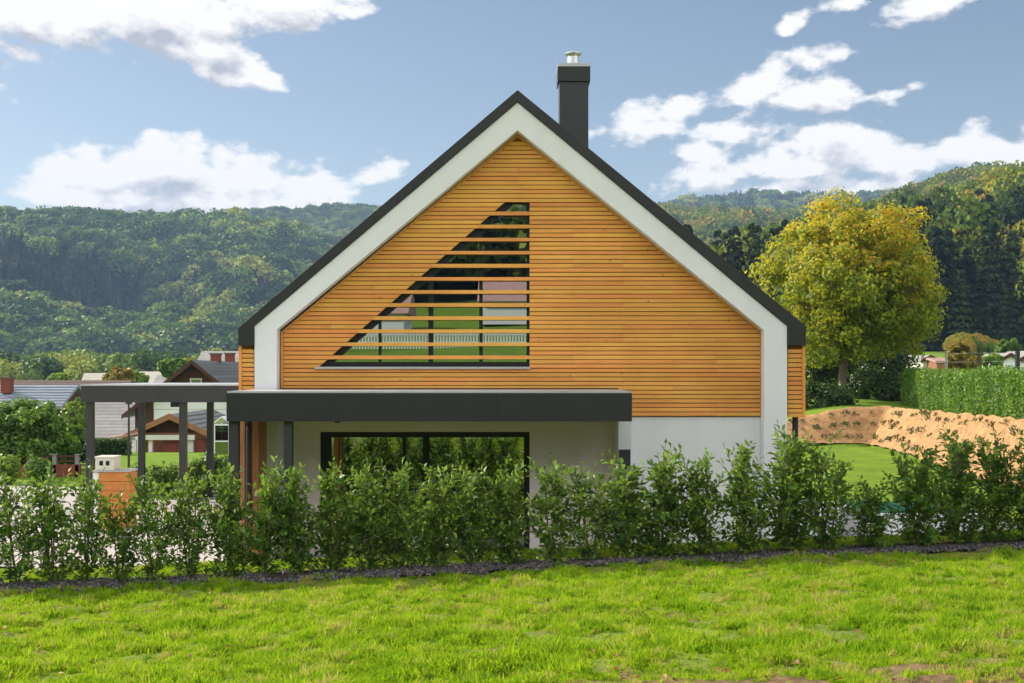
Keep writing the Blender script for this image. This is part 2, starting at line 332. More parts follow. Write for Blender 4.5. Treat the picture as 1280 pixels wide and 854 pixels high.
# ------------------------------------------------------------------ main house
D0 = 20.0; DT = 20.25
house = empty('gable_house', (0, 20, 0), 'modern gabled house clad in golden horizontal timber slats within a white frame', 'house')
def hp(mb, name, mat, parent=None, **k):        # build in world coordinates, parent to the house
    o = mb.build(name, mat, parent or house, **k); o.matrix_parent_inverse = Matrix.Translation((0, -20, 0)); return o
def sub(mb, name, mat, parent, **k): return mb.build(name, mat, parent, **k)
x = lambda p: X(p, D0); z = lambda p: Z(p, D0)
# white portal frame
outer = [(x(318), 0), (x(318), z(408)), (x(647), z(128)), (x(984), z(408)), (x(984), 0)]
inner = [(x(346), 0), (x(346), z(412)), (x(647), z(163)), (x(955), z(413)), (x(955), 0)]
mb = MB(); n = 5
for (ya, yb) in ((20., 20.62),):
    vs = [(p[0], ya, p[1]) for p in outer]+[(p[0], ya, p[1]) for p in inner]+[(p[0], yb, p[1]) for p in outer]+[(p[0], yb, p[1]) for p in inner]
    fs = []
    for i in range(4):
        fs += [(i, i+5, i+6, i+1), (10+i, 11+i, 16+i, 15+i), (i, i+1, 11+i, 10+i), (5+i, 15+i, 16+i, 6+i)]
    fs += [(0, 10, 15, 5), (4, 9, 19, 14)]
    mb.add(vs, fs)
hp(mb, 'portal_frame', M['white'], bevel=.006)
# walls: sides, back, ground floor front
mb = MB()
mb.box(x(318)+.002, x(318)+.3, 20.63, 31, 0, z(412)).box(x(984)-.3, x(984)-.002, 20.63, 31, 0, z(412))
mb.prism([(x(318)+.31, 0), (x(984)-.31, 0), (x(984)-.31, z(412)), (x(647), z(145)), (x(318)+.31, z(412))], 30.7, 31)
hp(mb, 'wall', M['white'])
mb = MB(); wx = X(789, 20.29)
mb.box(wx, x(955)-.003, 20.30, 20.61, 0, 2.43)
hp(mb, 'wall', M['white'], bevel=.004)
DW = 20.66; dl, dr, dh = X(400, DW), X(662, DW), Z(540, DW)
mb = MB(); mb.box(x(346)+.004, dl, DW, DW+.3, 0, 2.95).box(dr, wx, DW, DW+.3, 0, 2.95).box(dl, dr, DW, DW+.3, dh, 2.95)
hp(mb, 'wall', M['beige'])
# floors and dark rooms
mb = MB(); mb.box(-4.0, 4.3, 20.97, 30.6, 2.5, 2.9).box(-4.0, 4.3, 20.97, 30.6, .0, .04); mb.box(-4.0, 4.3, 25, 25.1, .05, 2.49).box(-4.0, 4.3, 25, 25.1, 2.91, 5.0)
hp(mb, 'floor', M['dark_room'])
# timber cladding
z0 = 2.434; zs = Z(458, DT)
xl, xr, zc, za, xa = X(351, DT), X(953.5, DT), Z(415.5, DT), Z(167.5, DT), X(647, DT)
def lim(zz):
    if zz <= zc: return xl, xr
    t = (zz-zc)/(za-zc); return lerp(xl, xa, t), lerp(xr, xa, t)
wl0, wz0 = X(396, DT), Z(461, DT); wr = X(662, DT); wt = Z(250, DT); wtl = X(634, DT)
def wleft(zz): return lerp(wl0, wtl, (zz-wz0)/(wt-wz0))
PT = .0746; joints = [-3.1, -2.35, -1.55, -.8, .1, 1.05, 1.9, 2.75, 3.5]
slats = MB(); wsl = MB()
def slat(mbx, a, b, zb, zt, la=None, lb=None, cut=True):
    """one slat from a..b; la/lb = slanted ends given as functions of z"""
    y0 = DT+random.uniform(-.002, .002); y1 = y0+.022
    cuts = [a]+([j for j in joints if a+.5 < j < b-.5 and random.random() < .33] if cut else [])+[b]
    for k in range(len(cuts)-1):
        p, q = cuts[k], cuts[k+1]
        p0 = p1 = p+(.0015 if k else 0); q0 = q1 = q-.0015
        if k == 0 and la: p0, p1 = la(zb), la(zt)
        if k == len(cuts)-2 and lb: q0, q1 = lb(zb), lb(zt)
        if q1-p1 < .01: q1 = p1+.01
        mbx.prism([(p0, zb), (q0, zb), (q1, zt), (p1, zt)], y0, y1)
TR = .045
for i in range(-13, 60):
    c = 3.449+i*PT; hh = random.uniform(.0285, .0325); zb, zt = c-hh, c+hh
    if zt > za-.09: break
    L0 = lambda q: lim(q)[0]+TR; R0 = lambda q: lim(q)[1]-TR
    a, b = L0(zt), R0(zt)
    if zb > wz0-.02 and c < wt:
        slat(slats, wr, b, zb, zt, None, R0)
        if i % 3 == 0:
            slat(slats, a, wleft(c), zb, zt, L0, lambda q: wleft(c))
            slat(wsl, wleft(c)+.001, wr-.001, zb, zt, cut=False)
        else:
            wlz = wleft
            if wleft(zb)-a > .05: slat(slats, a, wleft(zb), zb, zt, L0, wlz)
    else: slat(slats, a, b, zb, zt, L0, R0)
clad = hp(slats, 'gable_cladding', M['timber'])
hp(wsl, 'window_slats', M['timber'])
# trim boards along the frame
mb = MB()
mb.prism([(xl, z0), (xl+TR-.004, z0), (xl+TR-.004, zc), (xl, zc)], DT-.012, DT+.02)
mb.prism([(xr-TR+.004, z0), (xr, z0), (xr, zc), (xr-TR+.004, zc)], DT-.012, DT+.02)
mb.prism([(xl, zc+.001), (xl+TR-.004, zc+.001), (xa, za-.06), (xa, za)], DT-.012, DT+.02)
mb.prism([(xr-TR+.004, zc+.001), (xr, zc+.001), (xa+.001, za), (xa+.001, za-.06)], DT-.012, DT+.02)
hp(mb, 'cladding_trim', M['timber_trim'])
# backing wall with the window opening
yb = DT+.032
mb = MB(); ix0, ix1 = x(346)+.003, x(955)-.003
def wallpoly(*p): mb.prism(list(p), yb, yb+.05)
wallpoly((ix0, z0), (ix1, z0), (ix1, wz0), (ix0, wz0))
wallpoly((ix0, wz0), (wl0, wz0), (wtl, wt), (lim(wt)[0]-.03, wt), (ix0, zc))
wallpoly((wr, wz0), (ix1, wz0), (ix1, zc), (lim(wt)[1]+.03, wt), (wr, wt))
wallpoly((lim(wt)[0]-.03, wt), (lim(wt)[1]+.03, wt), (xa, za+.03))
hp(mb, 'cladding_backing', M['timber_back'])
# triangular window
win = empty('gable_window'); win.parent = house
DWN = DT+.10
def wv(px, py): return (X(px, DT), Z(py, DT))
mb = MB()
fy0, fy1 = DWN, DWN+.07
mb.box(wl0-.02, wr, fy0, fy1, Z(458, DT)-.02, Z(452.5, DT))                       # bottom rail
mb.box(wr-.05, wr+.005, fy0, fy1, Z(452.4, DT), wt)
e0, e1 = (wl0, Z(452.4, DT)), (wtl, wt)
mb.prism([(wleft(Z(452.4, DT)), Z(452.4, DT)), (wleft(Z(452.4, DT))+.16, Z(452.4, DT)), (wtl+.10, wt-.06), (wr-.051, wt-.06), (wr-.051, wt), (wtl, wt)], fy0, fy1)
for px, w in ((474, .05), (538, .085), (601, .06)):
    cx = X(px, DT); t = (cx-wl0)/(wtl-wl0); zt = lerp(wz0, wt, t)-.04
    mb.box(cx-w/2*1.0, cx+w/2*1.0, fy0+.004, fy1-.004, Z(452.3, DT), zt)
def wsub(mb, nm, mat):
    o = mb.build(nm, mat, win); o.matrix_parent_inverse = Matrix.Translation((0, -20, 0)); return o
wsub(mb, 'window_frame', M['black'])
mb = MB(); mb.prism([(wl0+.05, Z(453, DT)), (wr-.02, Z(453, DT)), (wr-.02, wt-.02), (wtl+.03, wt-.02)], DWN+.03, DWN+.045); wsub(mb, 'pane', M['glass'])
mb = MB(); mb.box(wl0-.03, wr+.01, DT-.045, DWN-.001, Z(461, DT)-.004, Z(458.6, DT)); wsub(mb, 'sill', M['flash'])
mb = MB(); mb.prism([(wl0-.01, wz0+.02), (wl0+.03, wz0+.02), (wtl+.04, wt+.001), (wtl-.01, wt+.001)], yb+.051, DWN-.001); wsub(mb, 'reveal', M['black'])
# sliding door
door = empty('sliding_door'); door.parent = house
def dsub(mb, nm, mat, bv=0):
    o = mb.build(nm, mat, door, bevel=bv); o.matrix_parent_inverse = Matrix.Translation((0, -20, 0)); return o
mb = MB(); dy = DW+.06; k = lambda p: X(p, DW)
mb.box(dl, k(413), dy, dy+.1, .03, dh).box(k(655), dr, dy, dy+.1, .03, dh).box(k(413), k(655), dy, dy+.1, Z(547, DW), dh).box(k(413), k(655), dy, dy+.1, .03, .12)
mb.box(k(503), k(507), dy+.01, dy+.09, .12, Z(547, DW)).box(k(528), k(536), dy+.01, dy+.09, .12, Z(547, DW))
dsub(mb, 'door_frame', M['black'])
mb = MB(); mb.box(k(413), k(503), dy+.05, dy+.06, .12, Z(547, DW)).box(k(507), k(528), dy+.05, dy+.06, .12, Z(547, DW)).box(k(536), k(655), dy+.05, dy+.06, .12, Z(547, DW)); dsub(mb, 'pane', M['glass_d'])
mb = MB(); mb.box(k(417), k(423), dy-.03, dy+.03, .05, Z(547, DW)).box(k(424.5), k(427), dy-.03, dy+.03, .05, Z(547, DW)); dsub(mb, 'timber_jamb', M['timber_pink'])
# roof
rf = MB(); ro = [(x(298), z(410)), (x(647), z(113)), (x(1007), z(408))]
ri = [(x(298), z(432)), (x(317.6), z(432)), (x(317.6), z(407.7)), (x(647), z(127.6)), (x(984.4), z(407.7)), (x(984.4), z(432)), (x(1007), z(432))]
Y0, Y1 = 19.97, 31.2
rf.prism([ro[0], ri[0], ri[1], ri[2], ri[3], ro[1]][::-1][::-1], Y0, Y1)
rf.prism([ro[1], ri[3], ri[4], ri[5], ri[6], ro[2]], Y0, Y1)
roof = hp(rf, 'roof', M['anthracite'], bevel=.004)
mb = MB()
for s, (a, b) in ((0, (ro[0], ro[1])), (1, (ro[1], ro[2]))):      # standing seams
    nxm, nz = (b[0]-a[0]), (b[1]-a[1]); ll = math.hypot(nxm, nz); ux, uz = nxm/ll, nz/ll; px_, pz_ = (-uz, ux)
    for q in range(22):
        yy = 20.2+q*.5
        mb.prism([(a[0]+ux*.02, a[1]+uz*.02), (b[0]-ux*.02, b[1]-uz*.02), (b[0]-ux*.02+px_*.03, b[1]-uz*.02+pz_*.03), (a[0]+ux*.02+px_*.03, a[1]+uz*.02+pz_*.03)], yy, yy+.02)
o = mb.build('standing_seams', M['anthracite'], roof); 
# side timber boxes
for a, b in ((298.6, 317.4), (984.8, 1006.4)):
    mb = MB(); xa0, xb0 = X(a, 20.05), X(b, 20.05); tz = z(432)-.004; i = 0
    left = a < 500
    edge = (xa0, xa0+.05) if left else (xb0-.05, xb0)
    mb.box(edge[0], edge[1], 20.03, 20.09, z0, tz)
    s0, s1 = (xa0+.053, xb0) if left else (xa0, xb0-.053)
    zz = z0
    while zz+.06 < tz: mb.box(s0, s1, 20.045, 20.08, zz, zz+.062); zz += .0775
    zz = z0
    ox0, ox1 = (xa0, xa0+.03) if left else (xb0-.03, xb0)
    while zz+.06 < tz: mb.box(ox0, ox1, 20.1, 30.9, zz, zz+.062); zz += .0775
    hp(mb, 'side_cladding', M['timber'])
    mb = MB(); mb.box(xa0+.035, xb0-.035, 20.095, 30.9, z0+.01, tz); hp(mb, 'side_backing', M['timber_back'])
# downpipe right
mb = MB(); cx = X(994, 20.2)
mb.tube([(cx, 20.2, 0.02), (cx, 20.2, z0+.02)], .052, 14); hp(mb, 'downpipe', M['anthracite'], smooth=False)
# chimney
mb = MB(); cd = 23.; c0, c1 = X(699.5, cd), X(735.5, cd); ct = Z(94, cd)
mb.box(c0, c1, cd, cd+.6, 6.2, ct); chim = hp(mb, 'chimney', M['anthracite2'], bevel=.004)
mb = MB(); mb.box(c0-.035, c1+.035, cd-.035, cd+.635, ct-.001, Z(84, cd)); mb.box(c0-.035, c1+.035, cd-.035, cd-.015, ct-.12, ct-.002).box(c1+.015, c1+.035, cd-.014, cd+.635, ct-.12, ct-.002).box(c0-.035, c0-.015, cd-.014, cd+.635, ct-.12, ct-.002)
mb.build('chimney_cap', M['anthracite'], chim)
mb = MB(); mb.box(c0-.04, c1+.04, cd-.04, cd+.64, Z(83.6, cd), Z(79.5, cd)); mb.build('cap_flashing', M['flash'], chim)
mb = MB(); cx = (c0+c1)/2+.0; cy = cd+.3; zt = Z(79.5, cd)
mb.tube([(cx, cy, zt), (cx, cy, zt+.06), (cx, cy, zt+.061), (cx, cy, zt+.2)], [.145, .145, .12, .12], 20)
for q in range(4): a = q*math.pi/2+.5; mb.box(cx+.11*math.cos(a)-.008, cx+.11*math.cos(a)+.008, cy+.11*math.sin(a)-.008, cy+.11*math.sin(a)+.008, zt+.19, zt+.27)
mb.tube([(cx, cy, zt+.255), (cx, cy, zt+.275), (cx, cy, zt+.325)], [.165, .165, .03], 20)
fl = mb.build('flue_pipe', M['steel'], chim)
# canopy
can = empty('canopy'); can.parent = house
def csub(mb, nm, mat, bv=0):
    o = mb.build(nm, mat, can, bevel=bv); o.matrix_parent_inverse = Matrix.Translation((0, -20, 0)); return o
cd = 18.; a, b = X(283, cd), X(790, cd); zt, zb_ = Z(491.5, cd), Z(527, cd)
mb = MB(); mb.box(a, b, cd, cd+.06, zb_, zt).box(a, a+.06, cd+.062, 20.0, zb_, zt).box(b-.06, b, cd+.062, 20.22, zb_, zt).box(a+.062, b-.062, cd+.062, 19.99, zb_+.10, zt-.05)
csub(mb, 'canopy_fascia', M['anthracite'], .003)
for q in range(1, 3): csub(MB().box(a+q*2.05, a+q*2.05+.007, cd-.003, cd-.001, zb_+.002, zt), 'sheet_joint', M['black'])
mb = MB(); mb.box(a+.01, b-.01, cd+.02, 19.96, zt+.001, zt+.028); csub(mb, 'canopy_roof_sheet', M['flash'])
mb = MB(); mb.box(X(350, 20), b-.02, 20.05, 20.225, zt-.1, zt+.045); csub(mb, 'canopy_wall_flashing', M['black'])
mb = MB(); mb.box(X(346, 20)+.03, b-.062, 20.08, 20.64, zb_+.14, zb_+.2); csub(mb, 'canopy_soffit', M['beige'])
for p, q in ((286, 298), (355, 365)):
    mb = MB(); mb.box(X(p, 18.12), X(q, 18.12), 18.1, 18.24, 0.03, zb_+.09); csub(mb, 'canopy_post', M['anthracite2'], .004)
mb = MB(); mb.tube([(X(422, 18.4), 18.4, zb_+.1), (X(422, 18.4), 18.4, zb_-.035)], .045, 12); csub(mb, 'ceiling_spotlight', M['black'])
# timber boards and pipe at the left end of the terrace
for p, q in ((299, 306), (316, 323)):
    mb = MB(); mb.box(X(p, 19.3), X(q, 19.3), 19.3, 19.95, .03, zb_+.09); hp(mb, 'timber_post', M['timber_pink'], bevel=.004)
mb = MB(); px_ = X(311, 19.2); mb.tube([(X(303, 19.0), 19.0, zb_+.08), (px_, 19.15, zb_-.06), (px_, 19.2, zb_-.16), (px_, 19.2, .03)], .045, 12); hp(mb, 'downpipe', M['anthracite'])
# pier and cabinet under the right end of the canopy
mb = MB(); mb.box(X(773, 19.9), X(789, 19.9), 19.9, 20.65, 0.031, zb_+.095); hp(mb, 'pier', M['white'], bevel=.004)
mb = MB(); mb.box(X(774, 19.87), X(788, 19.87), 19.85, 19.898, .1, Z(562, 19.87)); hp(mb, 'wall_cabinet', M['anthracite2'], bevel=.006)
# ------------------------------------------------------------------ carport
cp = empty('carport', (X(101, 26), 26, 0), 'flat roofed dark grey carport on slim square posts left of the house', 'carport')
def cps(mb, nm, mat, bv=0):
    o = mb.build(nm, mat, cp, bevel=bv); o.matrix_parent_inverse = Matrix.Translation((-X(101, 26), -26, 0)); return o
a, b = X(101, 26), -4.66; zt, zb_ = Z(482.5, 26), Z(503, 26)
mb = MB(); mb.box(a, b, 26, 26.06, zb_, zt).box(a, a+.06, 26.061, 30.3, zb_, zt).box(a+.061, b, 30.24, 30.3, zb_, zt).box(a+.061, b, 26.061, 30.23, zb_+.12, zt-.04); cps(mb, 'roof', M['anthracite2'], .004)
mb = MB(); mb.box(a-.01, b, 25.99, 30.31, zt+.001, zt+.03); cps(mb, 'roof_edge_sheet', M['flash'])
for (p, dd) in ((111.5, 26.1), (228, 26.1), (176, 29.9), (262, 29.9)):
    mb = MB(); c = X(p, dd); mb.box(c-.075, c+.075, dd, dd+.15, .0, zb_+.11); cps(mb, 'post', M['anthracite2'], .004)
mb = MB(); mb.box(X(213, 26.3), X(223, 26.3), 26.3, 26.9, Z(509, 26.3), zb_+.11); cps(mb, 'ceiling_box', M['anthracite2'])
# ------------------------------------------------------------------ meter cabinet and its base
d = 24.0
mk = empty('meter_pillar', (X(142, d), d, 0), 'orange block pillar with white side strip standing by the driveway', 'pillar')
mb = MB()
x0_, x1_ = X(123, d)-X(142, d), X(161, d)-X(142, d)
for r in range(6):
    zz = .02+r*.192; mb.box(x0_, x1_, 0, .5, zz, zz+.186)
mb.build('pillar_blocks', M['clay'], mk, bevel=.008)
mb = MB(); mb.box(x0_-.12, x0_-.003, .02, .48, 0.0, 1.15); mb.build('white_strip', M['white'], mk)
mb = MB(); mb.box(x0_-.13, x1_+.02, -.02, .52, 1.172, 1.20); mb.build('coping', M['flash'], mk)
ck = empty('meter_cabinet', (X(132, d), d+.05, 1.202), 'cream meter cabinet with two small dark windows on the orange pillar', 'cabinet')
a, b = X(118, d)-X(132, d), X(141, d)-X(132, d); h = Z(571, d)-1.202
mb = MB(); mb.box(a, b, 0, .42, 0, h-.03).box(a-.015, b+.015, -.015, .435, h-.029, h); mb.build('cabinet_body', M['cabinet'], ck, bevel=.006)
for c in (X(125.5, d), X(133.5, d)):
    mb = MB(); mb.box(c-X(132, d)-.035, c-X(132, d)+.035, -.008, .004, h*.35, h*.68); mb.build('meter_window', M['black'], ck)
# ------------------------------------------------------------------ raised pool with green cover on the right
pl = empty('raised_pool', (X(1150, 22.5), 22.5, 0), 'low white walled pool with a green cover behind the hedge, right of the house', 'pool')
w_ = 1.0
mb = MB(); mb.box(-1.1, 1.3, 0, .15, 0, .5).box(-1.1, 1.3, 1.85, 2.0, 0, .5).box(-1.1, -.95, .151, 1.849, 0, .5).box(1.15, 1.3, .151, 1.849, 0, .5); mb.build('pool_wall', M['white'], pl, bevel=.01)
mb = MB(); mb.box(-.93, 1.13, .17, 1.83, .4, .54); mb.build('pool_cover', M['green_cover'], pl, bevel=.03)
mb = MB(); mb.box(-2.9, -1.6, -.2, .3, 0, .55); mb.prism([(-2.9, .551), (-1.6, .551), (-1.6, .62), (-2.9, .9)], -.2, .3)
rw = mb; o = rw.build('ramp_wall', M['white']); o.location = (X(1150, 22.5), 22.5, 0.03); tag(o, 'short grey white wall with a sloping top between house corner and pool', 'wall')
# ------------------------------------------------------------------ plants
def crown_leaves(nclump, nleaf, rad, cr, size, shell=.55, flat=1., lump=.25, up=.3, seed=1, bottom=-1.):
    """leaf centres etc. for a crown: ellipsoid with half axes rad, clumps of radius cr"""
    r = np.random.default_rng(seed); rad = np.array(rad)
    dd = r.normal(size=(nclump*3, 3)); dd /= np.linalg.norm(dd, axis=1, keepdims=True); dd = dd[dd[:, 2] > bottom][:nclump]
    rr = shell+(1-shell)*r.random(len(dd))**.6
    lum = np.array([1+lump*noise.noise(Vector(v)*1.7+Vector((seed*3.1, 0, 0))) for v in dd])
    cc = dd*(rr*lum)[:, None]*rad
    n = len(cc)*nleaf; ci = np.repeat(np.arange(len(cc)), nleaf)
    off = r.normal(size=(n, 3)); off /= np.linalg.norm(off, axis=1, keepdims=True)
    cs = cr*(.6+.8*r.random(len(cc)))
    ro_ = r.random(n)**.5; cen = cc[ci]+off*(ro_*cs[ci])[:, None]*np.array([1, 1, flat])
    nor = off*.6+dd[ci]*.5+r.normal(size=(n, 3))*.45+np.array([0, 0, up])
    ax = r.normal(size=(n, 3)); ax = ax-nor*(ax*nor).sum(1, keepdims=True)/((nor**2).sum(1, keepdims=True))
    s = size*(.7+.6*r.random(n)); return cen, ax, nor, s, cc
def limbs(mb, base, top, cc, n, r0, seed):
    rr = random.Random(seed); top = Vector(top); base = Vector(base)
    mid = base.lerp(top, .5)+Vector((rr.uniform(-.1, .1), rr.uniform(-.1, .1), 0))*r0*4
    mb.tube([base, base.lerp(mid, .3), mid, top], [r0*1.35, r0, r0*.85, r0*.6], 10)
    sel = rr.sample(range(len(cc)), min(n, len(cc)))
    for i in sel:
        e = Vector(cc[i]); s = mid.lerp(top, rr.random()); m_ = s.lerp(e, .5)+Vector((rr.uniform(-.15, .15), rr.uniform(-.15, .15), .12*(e-s).length))
        mb.tube([s, m_, e], [r0*.42, r0*.24, r0*.06], 5)
def tree(name, loc, crown_c, rad, nclump, nleaf, cr, size, leaf, trunk_r, label, cat='tree', group=None, seed=1, nl=14, wr=.62, **k):
    t = empty(name, loc, label, cat, group)
    cen, ax, nor, s, cc = crown_leaves(nclump, nleaf, rad, cr, size, seed=seed, **k)
    cv = np.array(crown_c); me = leaf_mesh('crown', cen+cv, ax, nor, s, s*wr); link('crown', me, leaf, t)
    if trunk_r:
        mb = MB(); limbs(mb, (0, 0, -.1), (crown_c[0]*.8, crown_c[1]*.8, crown_c[2]), cc+cv, nl, trunk_r, seed); mb.build('trunk', M['bark'], t, smooth=True)
    return t
# the big autumn tree
td = 51.; tx = X(1051, td); tz = G(tx, td)
big = tree('walnut_tree', (tx, td, tz-.05), (X(1063, td)-tx, 0, Z(356, td)-tz), (3.55, 3.3, 3.7), 400, 130, .6, .18, M['autumn'], .19, 'large rounded tree turning yellow green behind the right side of the house', seed=5, nl=40, shell=.35, lump=.55, flat=.75)
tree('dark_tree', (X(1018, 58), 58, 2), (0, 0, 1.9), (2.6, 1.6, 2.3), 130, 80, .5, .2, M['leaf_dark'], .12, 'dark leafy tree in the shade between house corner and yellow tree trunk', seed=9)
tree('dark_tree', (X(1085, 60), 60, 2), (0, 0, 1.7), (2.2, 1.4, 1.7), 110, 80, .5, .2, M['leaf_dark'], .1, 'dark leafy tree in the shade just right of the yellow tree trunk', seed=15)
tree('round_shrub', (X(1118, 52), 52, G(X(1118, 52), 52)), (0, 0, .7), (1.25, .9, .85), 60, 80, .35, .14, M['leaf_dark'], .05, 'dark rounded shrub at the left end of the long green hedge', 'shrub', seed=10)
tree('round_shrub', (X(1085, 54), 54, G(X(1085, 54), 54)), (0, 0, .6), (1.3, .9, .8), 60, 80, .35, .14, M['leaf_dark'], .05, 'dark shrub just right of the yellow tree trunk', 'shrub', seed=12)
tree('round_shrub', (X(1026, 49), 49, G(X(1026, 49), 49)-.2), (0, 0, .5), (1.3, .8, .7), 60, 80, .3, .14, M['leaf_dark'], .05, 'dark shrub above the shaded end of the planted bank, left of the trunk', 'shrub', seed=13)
# long hedge on the plateau
hd = empty('clipped_hedge', (15.6, 38, 0), 'long bright green hedge on the raised lawn above the orange bank', 'hedge')
n = 46000; r = rng.random((n, 3)); yy = 27+r[:, 0]*22.5; t = (yy-31)/17.
xx = 14.75+(yy-31)/17.*1.8
lat = (r[:, 1]-.5); face = rng.random(n) < .7
lx = np.where(face, np.sign(lat)*(.38+.10*rng.random(n)), lat*.9)
zz = r[:, 2]*1.34; topm = rng.random(n) < .22; zz = np.where(topm, 1.22+.28*rng.random(n)**2, zz); lx = np.where(topm, lat*.9, lx)
bump = np.array([noise.noise(Vector((yy[i]*1.6, zz[i]*.5, 0)))*.25+noise.noise(Vector((yy[i]*.5, 4, 0)))*.1 for i in range(n)])
gz = np.array([G(xx[i], yy[i]) for i in range(n)])
cen = np.stack([xx+lx*(1+bump)-15.6, yy-38, zz*(1+bump*.7)+gz], 1)
nor = np.stack([np.sign(lx)*.9, rng.normal(size=n)*.4-.2, .5+rng.normal(size=n)*.4], 1)+rng.normal(size=(n, 3))*.35
link('foliage', leaf_mesh('hedge_leaves', cen, rng.normal(size=(n, 3)), nor, .075+.055*rng.random(n), .055), M['leaf_hedge'], hd)
mb = MB()
for q in range(44):
    y_ = 27.2+q*.51; x_ = 14.75+(y_-31)/17.*1.8; g_ = G(x_, y_); mb.tube([(x_-15.6, y_-38, g_-.05), (x_-15.6+random.uniform(-.1, .1), y_-38, g_+1.2)], [.025, .01], 5)
mb.build('stems', M['bark'], hd)
# ---- cherry laurels of the new hedge in front
def laurel(name, seed, hgt, rad, ntw):
    r = random.Random(seed); root = empty(name, (0, 0, 0)); mb = MB(); cen = []; ax = []; nor = []; ln = []
    stems = []
    for s in range(3):
        a = r.uniform(0, 6.28); e = Vector((math.cos(a)*rad*.35, math.sin(a)*rad*.35, hgt*r.uniform(.8, .97))); m_ = Vector((e.x*.6, e.y*.6, e.z*.5))
        p = [Vector((0, 0, -.05)), m_, e]; stems.append(p); mb.tube(p, [.014, .01, .004], 6)
    for k in range(ntw):
        p = stems[k % 3]; t = .05+.95*(k/ntw)**.9; s = p[0].lerp(p[1], t*2) if t < .5 else p[1].lerp(p[2], t*2-1)
        a = r.uniform(0, 6.28); wz = .5+.55*math.sin(min(1, t*1.25)*math.pi) if t < .85 else .55
        l = rad*r.uniform(.35, 1.1)*wz*(1.25 if r.random() < .12 else 1); upv = r.uniform(.15, 1.0) if t < .75 else r.uniform(.8, 1.9)
        e = s+Vector((math.cos(a)*l, math.sin(a)*l, l*upv)); mb.tube([s, s.lerp(e, .5)+Vector((0, 0, -.02)), e], [.006, .004, .002], 4, False)
        d_ = (e-s).normalized(); nl = r.randint(8, 13) if t < .7 else r.randint(6, 9)
        for j in range(nl):
            u = .2+.83*j/nl; b = s.lerp(e, min(u, 1)); ang = j*2.4+r.uniform(-.5, .5)
            o1 = d_.orthogonal().normalized(); o2 = d_.cross(o1); out = o1*math.cos(ang)+o2*math.sin(ang)
            sp = .9 if u < .85 else .45
            dr_ = (out*sp+d_*.75+Vector((0, 0, r.uniform(-.25, .35)))).normalized(); L_ = r.uniform(.075, .13)*(1 if u < .85 else .85)
            cen.append(b+dr_*L_*.55); ax.append(dr_); nv = Vector((0, 0, 1))*.8+out*.3+Vector((r.gauss(0, .35), r.gauss(0, .35), r.gauss(0, .3))); nor.append(nv); ln.append(L_)
    cen = np.array([tuple(v) for v in cen]); ln = np.array(ln)
    link('foliage', leaf_mesh('laurel_leaves', cen, np.array([tuple(v) for v in ax]), np.array([tuple(v) for v in nor]), ln, ln*.5, .18), M['laurel'], root)
    mb.build('stems', M['stem'], root); return root
protos = [laurel('laurel_shrub', 20+i, 1.25, .41+.03*(i % 3), (98+7*i) if i > 1 else 90) for i in range(6)]
HP = [(-28, 602, 'laurel shrub at the far left end of the hedge, cut off by the left edge'),
 (22, 604, 'laurel shrub at the left edge of the photo, in front of the leafy garden tree'), (66, 600, 'laurel shrub on the left in front of the topiary ball'),
 (108, 598, 'laurel shrub in front of the outer left carport post'), (150, 624, 'laurel shrub in front of the orange meter pillar'),
 (192, 600, 'laurel shrub between the orange pillar and the right carport posts'), (236, 600, 'laurel shrub in front of the inner front carport post'),
 (286, 588, 'laurel shrub in front of the dark post at the left end of the canopy'), (330, 582, 'laurel shrub in front of the left leg of the white frame'),
 (374, 582, 'laurel shrub in front of the second dark canopy post'), (420, 584, 'laurel shrub in front of the left jamb of the sliding door'),
 (462, 588, 'laurel shrub in front of the left door pane'), (503, 580, 'laurel shrub in front of the thin left door bar'),
 (545, 582, 'laurel shrub just right of the thick door bar'), (588, 584, 'laurel shrub in front of the middle of the right door pane'),
 (634, 582, 'laurel shrub in front of the right jamb of the sliding door'), (690, 584, 'laurel shrub in front of the beige wall, first right of the door'),
 (738, 588, 'laurel shrub in front of the beige wall, just left of the pier'), (782, 582, 'laurel shrub in front of the pier with the dark cabinet'),
 (828, 572, 'laurel shrub in front of the white wall, first right of the pier'), (878, 573, 'laurel shrub in front of the middle of the white ground floor wall'),
 (934, 560, 'laurel shrub at the right end of the white ground floor wall'), (985, 548, 'tall laurel shrub in front of the right downpipe'),
 (1036, 560, 'laurel shrub just right of the downpipe, before the low lawn'), (1089, 606, 'shortest laurel shrub of the hedge, left of the pool'),
 (1148, 562, 'laurel shrub in front of the green pool cover'), (1196, 552, 'laurel shrub right of the pool in front of the sunlit bank'),
 (1243, 556, 'second laurel shrub from the right edge of the photo'), (1290, 550, 'laurel shrub cut off by the right edge of the photo'), (1340, 552, 'laurel shrub just outside the right edge')]
used = set()
for i, (px, py, lab) in enumerate(HP):
    s = (px-640)/F; d = 15.9/(1-.135*s); xx_ = s*d; gz_ = G(xx_, d); top = Z(py+(6 if 280 < px < 640 else 0), d); h = (top-gz_)
    k = (i % 2 if px < 260 or px in (690, 738, 1036) else 2+i % 4); sc = h/1.36*1.0; rz = random.uniform(0, 6.28); loc = (xx_, d, gz_)
    scv = (max(.8, sc**.5)*random.uniform(.85, 1.0), max(.8, sc**.5)*.9, sc)
    if px > 660: scv = (scv[0]*1.22, scv[1]*1.1, scv[2])
    if px == 1089: scv = (.85, .85, sc)
    if k not in used: used.add(k); o = protos[k]; o.location = loc; o.rotation_euler.z = rz; o.scale = scv
    else: o = copy_thing(protos[k], loc, rz, scv)
    tag(o, lab, 'shrub', 'laurel shrubs of the hedge in front of the house')
